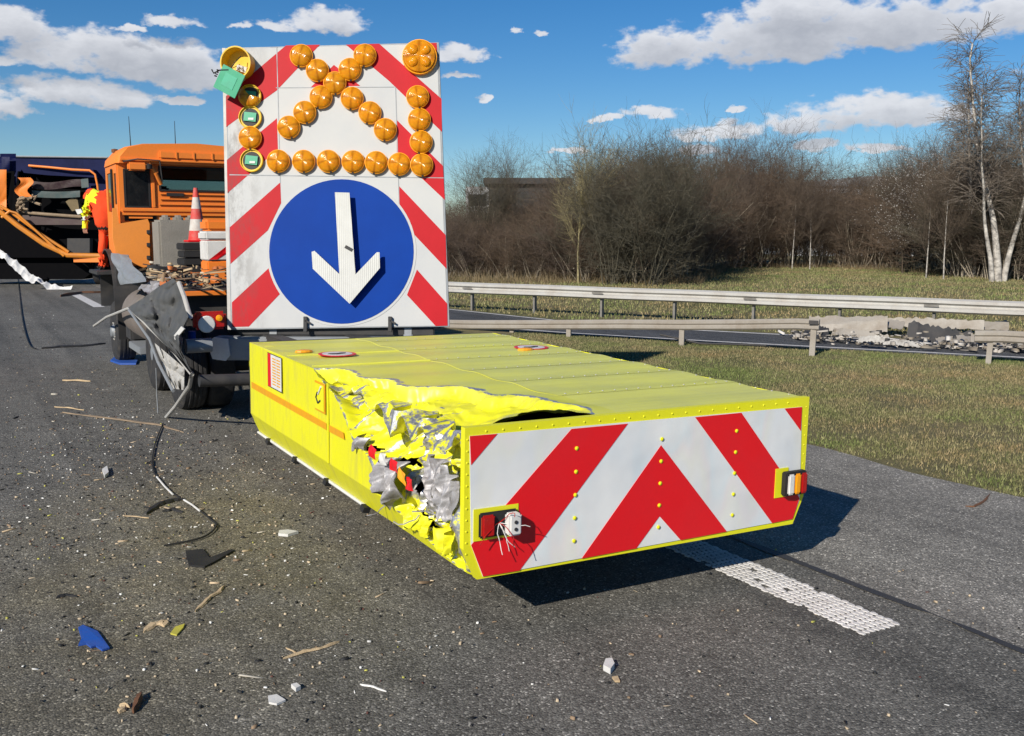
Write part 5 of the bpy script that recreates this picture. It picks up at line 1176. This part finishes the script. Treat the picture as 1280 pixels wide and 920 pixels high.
def chips_obj(name, V, F, pal, label, cat):
    o = fast_mesh(name, np.array([tuple(v) for v in V]), np.array(F), M['chips']); n = len(V)//8; g = random.Random(12); c = []
    for i in range(n):
        q = g.choices(pal, [p[1] for p in pal])[0][0]; k = g.uniform(.7, 1.2); c += [(q[0]*k, q[1]*k, q[2]*k, 1)]*8
    ca = o.data.color_attributes.new('tint', 'FLOAT_COLOR', 'POINT'); ca.data.foreach_set('color', np.array(c, np.float32).ravel()); return tag(o, label, cat, kind='stuff')
CB_SHIFT = 0
WOODP = (((.42, .31, .18), 4), ((.24, .16, .09), 4), ((.50, .45, .36), 1.5), ((.50, .14, .03), 1.5), ((.02, .02, .02), 5))
V, F = splinters(480, lambda g: T(g.uniform(.1, 1.6), g.uniform(3.3, 7.1), 1.47+g.random()**2*.22), .08, .5, .015, .07)
chips_obj('wood_splinters', V, F, WOODP, 'heap of splintered wood and scraps covering the truck bed', 'wood debris')
def pool(g):
    k = g.random()
    if k < .55: u = g.gauss(-.9, .9); v = g.gauss(-.6, 2.6)
    elif k < .8: u = g.uniform(-4, 3.0); v = g.uniform(-6, 3)
    else: u = g.uniform(-5, .0); v = g.uniform(0, 22)
    return T(u, v, .006)
V, F = splinters(4600, pool, .006, .036, .004, .016)
chips_obj('road_debris', V, F, (((.50, .40, .27), 4), ((.70, .69, .65), 2.2), ((.012, .012, .012), 7), ((.22, .15, .09), 3), ((.50, .48, .10), .6), ((.10, .03, .02), .5)), 'small chips of wood, glass and plastic scattered over the asphalt', 'debris')
V, F = splinters(160, pool, .05, .14, .006, .02)
chips_obj('road_splinters', V, F, (((.50, .38, .24), 4), ((.6, .55, .45), 2), ((.012, .012, .012), 4), ((.22, .15, .09), 3)), 'thin splinters scattered over the asphalt around the attenuator', 'debris')

def rub(g):
    x = g.uniform(5.7, 9.6); return Vector((x, np.interp(x, [5.7, 9.6], [19.8, 17.8])+g.gauss(0, .35), .01+abs(g.gauss(0, .09))))
V, F = splinters(420, rub, .06, .30, .02, .10)
chips_obj('rail_rubble', V, F, (((.36, .33, .29), 5), ((.50, .48, .45), 1), ((.03, .03, .03), 3), ((.20, .17, .13), 4)), 'rubble of shattered rail and concrete on the edge of the slip road', 'rubble')
# ------------------------------------------------------------------ individual pieces on the road
def gl(px, py, z=.006): return ground(px, py, z)
def lath(name, pts, w, th, mt, label, cat, lift=.006):
    th = th*.6; P0 = [gl(*p) for p in pts]; P_ = []; nn = 5
    for i in range(len(P0)-1):
        for k in range(nn): P_.append(P0[i].lerp(P0[i+1], k/nn))
    P_.append(P0[-1]); c = sum(P_, Vector())/len(P_); c.z = 0; m = MB(); vs = []; n = len(P_); sd_ = rng.uniform(0, 99)
    for i, p in enumerate(P_):
        f = i/(n-1); t = (P_[min(i+1, n-1)]-P_[max(i-1, 0)]).normalized(); s_ = Vector((-t.y, t.x, 0)); e = min(1, min(f, 1-f)*5+.12)
        a = w*e*(.8+.55*noise.noise(Vector((i*.55, sd_, 0)))); b = w*e*(.8+.55*noise.noise(Vector((i*.7, sd_, 9)))); tt = th*(.7+.5*noise.noise(Vector((i*.4, sd_, 5)))); z0 = .006+.3*th*(1-math.cos(f*6.28))*.5
        q = p-c+s_*w*.4*noise.noise(Vector((i*.3, sd_, 3))); q.z = z0
        vs += [q-s_*a, q+s_*b, q+s_*b*.7+Vector((0, 0, tt)), q-s_*a*.5+Vector((0, 0, tt*1.1))]
    fs = [(i*4+k, i*4+(k+1) % 4, i*4+4+(k+1) % 4, i*4+4+k) for i in range(n-1) for k in range(4)]+[(3, 2, 1, 0), tuple((n-1)*4+k for k in range(4))]
    m.add(vs, fs); o = m.build(name, M[mt]); o.location = c; return tag(o, label, cat)
def shard(name, pl, th, mt, label, cat, curl=.0):
    P_ = [gl(*p) for p in pl]; c = sum(P_, Vector())/len(P_); c.z = .006; m = MB()
    def z(p): return min(.05, curl*((p-c).length/.1)**2*.004)
    m.prism([Vector((p.x-c.x, p.y-c.y, z(p))) for p in P_], (0, 0, th)); o = m.build(name, M[mt]); o.location = c; return tag(o, label, cat)
M['blue_plastic'] = simple('blue_plastic', (.015, .09, .42), .4, dirt=.25)
M['green_yellow'] = simple('yellow_fragment', (.55, .50, .06), .5)
blp = shard('plastic_fragment', [(98, 787), (104, 784), (122, 791), (137, 812), (128, 815), (120, 809), (114, 811), (108, 806), (98, 808), (102, 800)], .010, 'blue_plastic', 'blue plastic fragment lying at the lower left of the road', 'plastic fragment', .25)
shard('plastic_fragment', [(232, 690), (254, 688), (262, 699), (290, 688), (292, 690), (268, 704), (256, 710), (236, 708)], .012, 'black', 'black angular plastic piece with a long tail, left of the attenuator', 'plastic fragment')
lath('plastic_fragment', [(183, 643), (198, 632), (216, 626), (231, 624)], .035, .03, 'black', 'black curved plastic strip crossed by the cable', 'plastic fragment')
lath('plastic_fragment', [(203, 640), (215, 638), (229, 641)], .02, .03, 'black', 'short black lump below the curved black strip', 'plastic fragment')
lath('plastic_fragment', [(70, 748), (82, 744), (97, 746)], .02, .015, 'black', 'small black scrap alone on the far left asphalt', 'plastic fragment')
lath('wood_splinter', [(244, 765), (255, 754), (268, 744), (281, 733)], .018, .02, 'wood', 'yellowish pointed wood splinter below the black plastic piece', 'wood splinter')
lath('wood_splinter', [(354, 824), (375, 817), (398, 812), (424, 803)], .012, .02, 'wood', 'long pale forked wood splinter in the lower middle left', 'wood splinter')
lath('wood_splinter', [(357, 810), (366, 814), (372, 818)], .007, .01, 'wood', 'short sliver touching the forked pale splinter', 'wood splinter')
lath('wood_splinter', [(450, 856), (466, 859), (483, 865)], .008, .012, 'plastic_white', 'small white sliver near the bottom of the road', 'sliver')
lath('wood_splinter', [(154, 645), (170, 646), (186, 648)], .008, .01, 'wood', 'thin straw coloured stick left of the curved black strip', 'wood splinter')
lath('wood_splinter', [(180, 791), (192, 781), (206, 779), (205, 784)], .030, .02, 'wood', 'tan broken wood piece beside the yellow fragment', 'wood splinter')
shard('plastic_fragment', [(213, 793), (219, 785), (231, 781), (229, 786), (221, 795)], .008, 'green_yellow', 'lime yellow fragment beside the tan wood piece', 'plastic fragment')
lath('wood_splinter', [(149, 892), (156, 884), (163, 882)], .022, .025, 'wood', 'brown tan chip at the bottom left', 'wood splinter')
lath('wood_splinter', [(167, 892), (172, 880), (177, 870)], .018, .05, 'wood_brown', 'upright brown and tan chip next to the tan one at the bottom left', 'wood splinter')
shard('plastic_fragment', [(335, 872), (346, 870), (357, 877), (346, 882), (336, 880)], .01, 'plastic_white', 'white torn shard at the bottom left of centre', 'plastic fragment')
shard('plastic_fragment', [(364, 860), (371, 858), (376, 862), (370, 865)], .02, 'plastic_white', 'small round white chip above the torn white shard', 'plastic fragment')
shard('plastic_fragment', [(349, 666), (360, 665), (373, 667), (360, 671), (348, 670)], .02, 'plastic_white', 'white flake left of the attenuator side', 'plastic fragment')
shard('plastic_fragment', [(754, 838), (757, 830), (765, 829), (768, 836), (763, 843)], .03, 'plastic_white', 'white chunk alone on the asphalt below the chevron face', 'plastic fragment')
shard('plastic_fragment', [(765, 848), (772, 847), (775, 853), (769, 853)], .01, 'wood', 'small beige chip just below the white chunk', 'plastic fragment')
shard('plastic_fragment', [(128, 590), (134, 586), (136, 594), (131, 598)], .03, 'plastic_white', 'small white chip on the left asphalt above the yellow splinters', 'plastic fragment')
lath('wood_lath', [(78, 516), (120, 521), (165, 527), (200, 532), (230, 541)], .035, .02, 'cream', 'long pale broken lath lying across the left asphalt', 'wood lath')
lath('wood_lath', [(68, 509), (85, 510), (105, 513)], .016, .02, 'wood', 'short thin lath beside the left end of the long pale lath', 'wood lath')
lath('wood_splinter', [(78, 476), (95, 476), (113, 477)], .03, .03, 'wood', 'pale wood scrap far left beyond the long lath', 'wood splinter')
lath('rubber_strip', [(52, 436), (75, 434), (100, 433), (132, 430)], .09, .05, 'black', 'flat black rubber strip lying left of the truck front wheel', 'rubber strip')
lath('wood_beam', [(76, 371), (100, 367), (128, 366)], .10, .14, 'wood_brown', 'dark brown wooden beam lying left of the truck wheel', 'wood beam')
shard('plastic_fragment', [(138, 452), (146, 446), (156, 449), (172, 452), (170, 456), (150, 456)], .03, 'blue_plastic', 'flat blue scrap on the asphalt by the truck wheel', 'plastic fragment')
twg = lath('twig', [(1207, 633), (1217, 634), (1229, 628), (1237, 618)], .012, .02, 'wood_brown', 'curved dark twig on the right shoulder near the grass', 'twig')
def cable(name, px, r, mt, label, z=.012):
    P_ = [gl(*p)+Vector((0, 0, z)) for p in px]; Q = []
    for i in range(len(P_)-1):
        a = P_[max(i-1, 0)]; b = P_[i]; c_ = P_[i+1]; d = P_[min(i+2, len(P_)-1)]
        for k in range(6):
            t = k/6; Q.append(.5*((2*b)+(c_-a)*t+(2*a-5*b+4*c_-d)*t*t+(3*b-a-3*c_+d)*t**3))
    Q.append(P_[-1]); c0 = sum(Q, Vector())/len(Q); c0.z = 0; o = MB().tube([q-c0 for q in Q], r, 6).build(name, M[mt], None, True); o.location = c0; return tag(o, label, 'cable')
cb1 = cable('torn_cable', [(204, 530), (193, 560), (192, 590), (212, 615), (240, 633), (262, 650), (270, 660), (252, 674), (205, 684)], .0065, 'black', 'torn black cable snaking down the asphalt from the hanging frame')
pp = [gl(*q)+Vector((0, 0, .014))-cb1.location for q in ((196, 598), (206, 610), (216, 620))]; MB().tube([Vector(p) for p in pp], .008, 6).build('white_sleeve', M['plastic_white'], cb1)
pp = [gl(*q)+Vector((0, 0, .014))-cb1.location for q in ((230, 627), (240, 633), (250, 641))]; MB().tube([Vector(p) for p in pp], .008, 6).build('white_sleeve', M['plastic_white'], cb1)
cable('torn_cable', [(21, 335), (24, 365), (28, 400), (36, 430), (45, 437)], .010, 'black', 'thin dark cable running along the asphalt at the far left', .02)
# white torn strip in front of the wreck
g = random.Random(5); pxs = [(-30, 296), (0, 314), (22, 331), (45, 347), (62, 356), (88, 361)]; P_ = [at(p[0], p[1], 36.8-i*.14) for i, p in enumerate(pxs)]; f = crumple(g, 9, .16, (.4, 2.0))
def ws(u, v):
    t = u*(len(P_)-1); i = min(int(t), len(P_)-2); a = t-i; p = P_[i].lerp(P_[i+1], a); d = (P_[i+1]-P_[i]).normalized(); s_ = Vector((-d.y, d.x, 0)); return p+s_*(v-.5)*(.30)+Vector((0, 0, (v-.5)*.20+f(u*16, v)*.8))
tag(MB().sheet(ws, 90, 4).build('torn_trim_strip', M['plastic_white']), 'long torn white strip curving over the road before the blue wreck', 'torn strip')

# ------------------------------------------------------------------ person leaning into the cab
def person():
    D = 16.5
    def pj(x, y, dy=0.): return at(x, y, D+dy)
    J = dict(pel=pj(137, 288), bel=pj(132, 273, -.02), ch=pj(122, 258, -.05), nk=pj(119, 243, .12), hd=pj(114, 240, .30), ht=pj(112, 246, .42),
             ls=pj(113, 248, -.05), le=pj(107, 267, -.02), lw=pj(106, 282, -.10), lh=pj(107, 290, -.10), rs=pj(134, 246, .10), re=pj(147, 258, .25), rw=pj(150, 272, .35),
             lhp=pj(130, 291, .03), lk=pj(128, 311, -.10), la=pj(131, 330, .05), lf=pj(127, 334, .15), rhp=pj(141, 291, .03), rk=pj(142, 311, .05), ra=pj(143, 330, .15), rf=pj(141, 334, .25))
    E_ = [('pel', 'bel'), ('bel', 'ch'), ('ch', 'nk'), ('nk', 'hd'), ('hd', 'ht'), ('ch', 'ls'), ('ls', 'le'), ('le', 'lw'), ('lw', 'lh'), ('ch', 'rs'), ('rs', 're'), ('re', 'rw'), ('pel', 'lhp'), ('lhp', 'lk'), ('lk', 'la'), ('la', 'lf'), ('pel', 'rhp'), ('rhp', 'rk'), ('rk', 'ra'), ('ra', 'rf')]
    rad = dict(pel=.20, bel=.25, ch=.31, nk=.12, hd=.11, ht=.09, ls=.12, le=.085, lw=.065, lh=.05, rs=.17, re=.10, rw=.06, lhp=.12, lk=.10, la=.085, lf=.06, rhp=.12, rk=.10, ra=.08, rf=.06)
    names = list(J); base = J['lf'].copy(); base.z -= .06
    me = bpy.data.meshes.new('person'); me.from_pydata([tuple(J[n]-base) for n in names], [(names.index(a), names.index(b)) for a, b in E_], [])
    o = bpy.data.objects.new('person', me); col.objects.link(o)
    sk = o.modifiers.new('skin', 'SKIN'); 
    for i, n in enumerate(names): me.skin_vertices[0].data[i].radius = (rad[n], rad[n]*.85); me.skin_vertices[0].data[i].use_root = (n == 'pel')
    sb_ = o.modifiers.new('sub', 'SUBSURF'); sb_.levels = 3; sb_.render_levels = 3
    dg = bpy.context.evaluated_depsgraph_get(); ev = bpy.data.meshes.new_from_object(o.evaluated_get(dg)); o.modifiers.clear(); old = o.data; o.data = ev; bpy.data.meshes.remove(old)
    ev.materials.clear()
    for k in ('hivis_o', 'hivis_y', 'skin', 'black', 'reflect'): ev.materials.append(M[k])
    fo = crumple(random.Random(2), 7, .030, (.10, .35))
    for v in ev.vertices: v.co += v.normal*fo(v.co.x+v.co.y, v.co.z)
    Jl = {n: J[n]-base for n in J}
    for p in ev.polygons:
        p.use_smooth = True; c_ = p.center; mi = 0
        if (c_-Jl['lh']).length < .075: mi = 2
        elif abs((c_-Jl['le']).z) < .30 and (c_-Jl['le']).length < .30 and c_.x < Jl['ls'].x+.03: mi = 1 if abs((c_-Jl['le']).z+.08) > .03 else 4
        elif abs(c_.z-Jl['pel'].z-.03) < .022: mi = 3
        elif c_.z > Jl['ch'].z+.05 and abs(c_.x-Jl['nk'].x-.02) < .09: mi = 1
        elif (c_-Jl['hd']).length < .14 or (c_-Jl['ht']).length < .13: mi = 0
        elif c_.z < Jl['la'].z-.04: mi = 3
        p.material_index = mi
    o.location = base; return tag(o, 'road worker in orange and yellow hi-vis clothing bending forward into the open cab', 'person')
per = person()
MB().lathe([(.13, 0), (.128, .05), (.10, .10), (.05, .13), (0, .135)], 20, 'Z', (at(114, 244, 16.85)-per.location)-Vector((0, 0, .06))).build('hood', M['hivis_o'], per, True)
for sgn in range(4):   # fingers of the hanging hand
    p = at(107, 284.5, 16.40)-per.location; q = p+Vector((-.03+sgn*.018, -.02, -.03)); MB().tube([q, q+Vector((.004, -.008, -.035)), q+Vector((.012, .0, -.06))], [.009, .009, .007], 6).build('finger', M['skin'], per, True)

# ------------------------------------------------------------------ blue wreck in the distance
DW = 38.
wr = empty('wrecked_truck', (at(66, 300, DW).x, DW, 0)); tag(wr, 'crushed dark blue and orange truck wreck standing behind the work truck', 'truck')
def wl(x, y, dy=0.): p = at(x, y, DW+dy); return Vector((p.x-wr.location.x, dy, p.z))
def wq(nm, pl, dy, th, mt, par=wr): return MB().prism([wl(x, y, dy) for x, y in pl], (0, th, 0)).build(nm, M[mt], par)
f = crumple(random.Random(44), 5, .10, (.6, 2.4))
wq('cargo_body', [(-45, 196), (135, 197), (136, 256), (126, 262), (-45, 262)], 1.0, 2.6, 'navy')
MB().tube([wl(-45, 195.5, .95), wl(20, 195.5, .95), wl(135, 197, .95)], .035, 6).build('top_rail', M['grey'], wr)
wq('rear_door', [(104, 200), (134, 199), (134, 258), (108, 262)], .55, .44, 'navy')
wq('roof_overhang', [(24, 208), (60, 207), (116, 212), (122, 222), (60, 219), (30, 216)], .2, .7, 'navy')
MB().tube([wl(36, 207, .1), wl(60, 209, .05), (wl(90, 212, 0)), wl(112, 213, 0), wl(119, 218, 0), wl(122, 232, 0), wl(124, 250, 0)], .045, 8).build('cab_frame', M['orange'], wr, True)
wq('dark_interior', [(22, 214), (120, 214), (124, 262), (122, 322), (-30, 322), (-30, 255), (4, 252), (20, 230)], .95, .04, 'void')  # black sheet painting the shade inside the wreck
m = MB(); m.sheet(lambda u, v: wl(40+62*u, 226+9*v+2*math.sin(u*5), .35+f(u*2, v)*.6), 20, 5); m.build('dash_strip', M['maroon'], wr)
m = MB(); m.sheet(lambda u, v: wl(40+60*u, 238+8*v+1.5*math.sin(u*3), .30+f(u*2, v)*.3), 20, 5); m.build('windscreen_strip', M['teal_grey'], wr)
wq('side_mirror', [(101, 224), (110, 223), (111, 234), (102, 235)], .15, .05, 'teal_grey')
wq('seat_scrap', [(82, 252), (90, 247), (97, 250), (99, 262), (90, 264)], .4, .3, 'leaf_litter'); wq('white_scrap', [(94, 262), (101, 261), (104, 267), (97, 268)], .2, .1, 'plastic_white')
MB().tube([wl(24, 262, .1), wl(36, 266, .0), wl(60, 268, 0), wl(102, 271, .05)], .06, 8).build('bumper_edge', M['cream'], wr, True)
m = MB(); m.sheet(lambda u, v: wl(28+76*u, 269+12*v, .12+f(u*3, v)*.4), 20, 5); m.build('bumper', M['pink'], wr)
wq('lower_box', [(84, 298), (112, 298), (112, 316), (84, 316)], .6, .3, 'dark')
m = MB(); m.sheet(lambda u, v: wl(-6+14*u, 212+50*v, -.1+f(u, v*2)*1.4), 10, 20); m.build('torn_orange_side', M['orange'], wr)
m = MB(); m.sheet(lambda u, v: wl(0+20*u, 192+40*v, .3+f(u+3, v*2)*2.0), 14, 20); m.build('torn_blue_sheet', M['navy'], wr)
m = MB(); m.sheet(lambda u, v: wl(2+10*u, 196+26*v, .1+f(u+6, v*2)*2.0), 8, 10); m.build('scraped_sheet', M['navy'], wr)
m = MB(); m.sheet(lambda u, v: wl(22+16*u+4*math.sin(v*7), 222+24*v, 0+f(u+1, v*1)*2.0), 10, 14); m.build('torn_orange_panel', M['orange'], wr)
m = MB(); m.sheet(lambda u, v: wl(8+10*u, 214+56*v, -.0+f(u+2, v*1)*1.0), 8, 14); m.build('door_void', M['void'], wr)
g = random.Random(6)
for k in range(9):
    x = g.uniform(14, 34); y = g.uniform(248, 262); pts = [wl(x, y, -.05)]
    for j in range(4): x += g.gauss(1.5, 4); y += g.gauss(1, 4); pts.append(wl(x, y, -.05+g.gauss(0, .1)))
    MB().tube(pts, g.uniform(.03, .06), 6).build('torn_lining', M['cream'], wr)
sl1 = MB().tube([wl(-3, 262, -.5), wl(22, 282, -.4), wl(55, 305, -.3), wl(84, 319, -.1), wl(128, 320, .1)], .10, 8).build('bent_side_beam', M['sling'], wr, True)
MB().tube([wl(-6, 254, -.4), wl(12, 264, -.35), wl(50, 292, -.2), wl(86, 315, -.1)], .055, 8).build('bent_side_beam', M['sling'], wr, True)
MB().tube([wl(2, 272, -.5), wl(12, 264, -.45), (wl(20, 266, -.4)), wl(80, 320, -.2)], .05, 8).build('bent_side_beam', M['sling'], wr, True)
MB().box((.75, .0, .95), (2.0, .16, 1.2)).build('rear_crossbar', M['orange'], wr)
for sx in (-1.55, .8): MB().lathe([(0, 0), (.3, 0), (.5, .03), (.52, .15), (.5, .28), (0, .3)], 28, 'X', (sx, 1.9, .52)).build('wheel', M['tyre'], wr, True)
wq('underbody_shade', [(-30, 300), (118, 300), (116, 340), (104, 349), (-30, 349)], 1.3, 1.6, 'void')  # black underbody, drawn lower to paint the shaded road beneath the wreck
